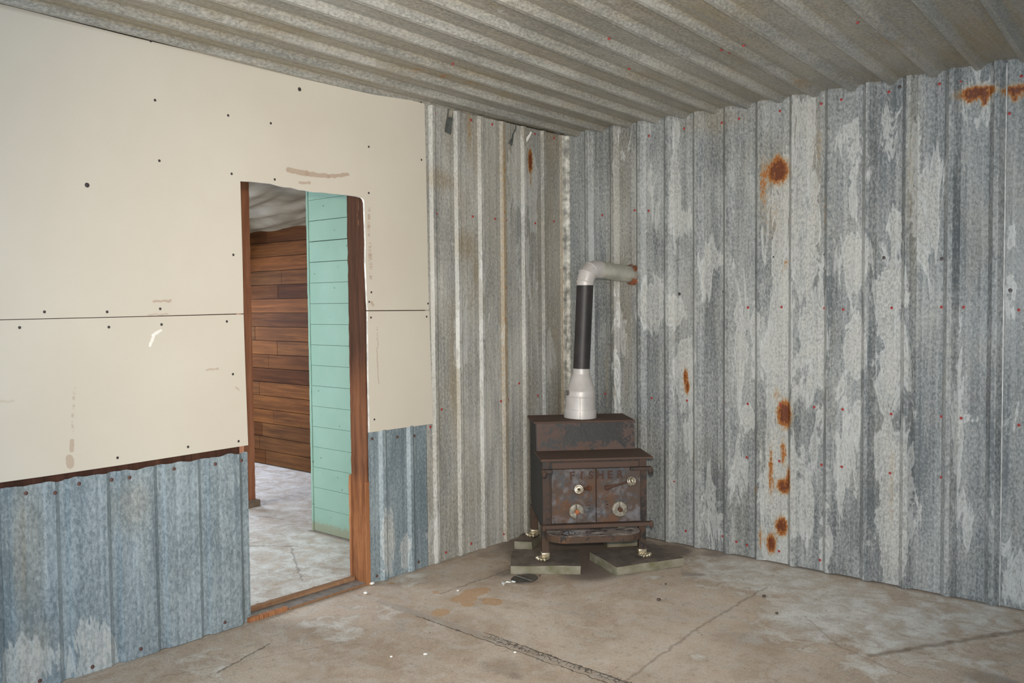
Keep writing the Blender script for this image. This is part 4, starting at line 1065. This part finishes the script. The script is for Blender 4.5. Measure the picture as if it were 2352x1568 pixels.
# ------------------------------------------------------------------ small things on the floor
lid_c = on_flat(1205, 1332)
ld = empty('mesh_disc', (lid_c.x, lid_c.y, 0.0), math.radians(-35), label='flat oval dark wire-mesh disc on the floor in front of the left paver', cat='mesh disc')
LR, LB = 0.072, 0.052
bm = bmesh.new(); N = 48
ring = [Vector((LR*math.cos(2*math.pi*k/N), LR*math.sin(2*math.pi*k/N), 0.010+0.006*math.sin(2*math.pi*k/N))) for k in range(N+1)]
tube(bm, ring, 0.0022, 8, cap=False); obj('rim', bm, M_DARK, ld)
bm = bmesh.new()
for i in range(-11, 12):
    c_ = i*LR/12; hw = math.sqrt(max(0, LR*LR-c_*c_))
    zf = lambda y_: 0.010+0.006*y_/LR
    tube(bm, [(c_, -hw, zf(-hw)), (c_, 0, zf(0)-0.004), (c_, hw, zf(hw))], 0.0008, 4); tube(bm, [(-hw, c_, zf(c_)), (0, c_, zf(c_)-0.004), (hw, c_, zf(c_))], 0.0008, 4)
obj('wire_mesh', bm, plain('sooty_mesh', (0.07, 0.065, 0.055), 0.6, 0.5), ld)
bm = bmesh.new(); box(bm, (-0.066, -0.012, 0.012), (0.066, 0.000, 0.0145)); bmesh.ops.rotate(bm, verts=bm.verts, cent=(0, 0, 0), matrix=Matrix.Rotation(math.radians(28), 3, 'Z')); obj('cross_bar', bm, plain('dull_steel', (0.30, 0.29, 0.27), 0.4, 0.6), ld)
bm = bmesh.new(); pts = [on_flat(x, y, 0.008) for x, y in ((1184, 1336), (1176, 1335), (1171, 1337), (1163, 1336), (1158, 1341), (1155, 1339), (1153, 1335))]
tube(bm, pts, [0.004, 0.006, 0.004, 0.005, 0.009, 0.008, 0.003], 8)
obj('twisted_foil', bm, plain('crumpled_foil', (0.70, 0.72, 0.70), 0.35, 0.5, 0.3, 90), None, label='small twist of silvery foil beside the mesh disc', cat='foil')
def pebble(px, py, r, mat, label, cat, grp=None, fl=0.6):
    p = on_flat(px, py); bm = bmesh.new()
    bmesh.ops.create_icosphere(bm, subdivisions=2, radius=r)
    for v in bm.verts:
        v.co *= 1+0.28*mnoise.noise(v.co*90+Vector((px, py, 0))); v.co.z *= fl
    mz = min(v.co.z for v in bm.verts)
    o = obj(label.split('|')[1], bm, mat, None, smooth=50, label=label.split('|')[0], cat=cat, group=grp)
    o.location = (p.x, p.y, -mz)
    return o
M_ST = plain('dark_nut', (0.07, 0.05, 0.04), 0.7); M_WH = plain('white_chip', (0.75, 0.74, 0.72), 0.8)
pebble(1513, 1379, 0.011, M_ST, 'dark round lump on the open floor right of and in front of the stove|floor_lump', 'lump')
pebble(1755, 1371, 0.010, M_ST, 'brown round lump on the floor near the crossing of the joint and pale stain|floor_lump', 'lump')
pebble(1784, 1410, 0.008, M_ST, 'smaller dark lump on the pale stain, right of the brown round lump|floor_lump', 'lump')
pebble(1529, 1342, 0.006, M_ST, 'tiny dark crumb on the floor below the right paver|floor_lump', 'lump')
pebble(1240, 1323, 0.007, M_ST, 'tiny black crumb at the foot of the left paver, right of the mesh disc|floor_lump', 'lump')
pebble(977, 1503, 0.010, M_WH, 'elongated white chip in the left foreground of the floor|white_chip', 'chip', fl=0.35)
pebble(899, 1509, 0.006, M_WH, 'round white chip in the left foreground, left of the elongated one|white_chip', 'chip')
pebble(1183, 1499, 0.006, M_WH, 'white chip beside the filled joint in the front of the floor|white_chip', 'chip')
pebble(1052, 1357, 0.008, M_WH, 'white chip on the orange paint spot|white_chip', 'chip', fl=0.4)
pebble(840, 1363, 0.012, M_WH, 'pale plaster crumb on the floor by the foot of the door stud|white_chip', 'chip', fl=0.5)
pebble(855, 1342, 0.014, M_WH, 'pale plaster crumb tight against the metal sheet beside the door stud|white_chip', 'chip', fl=0.5)
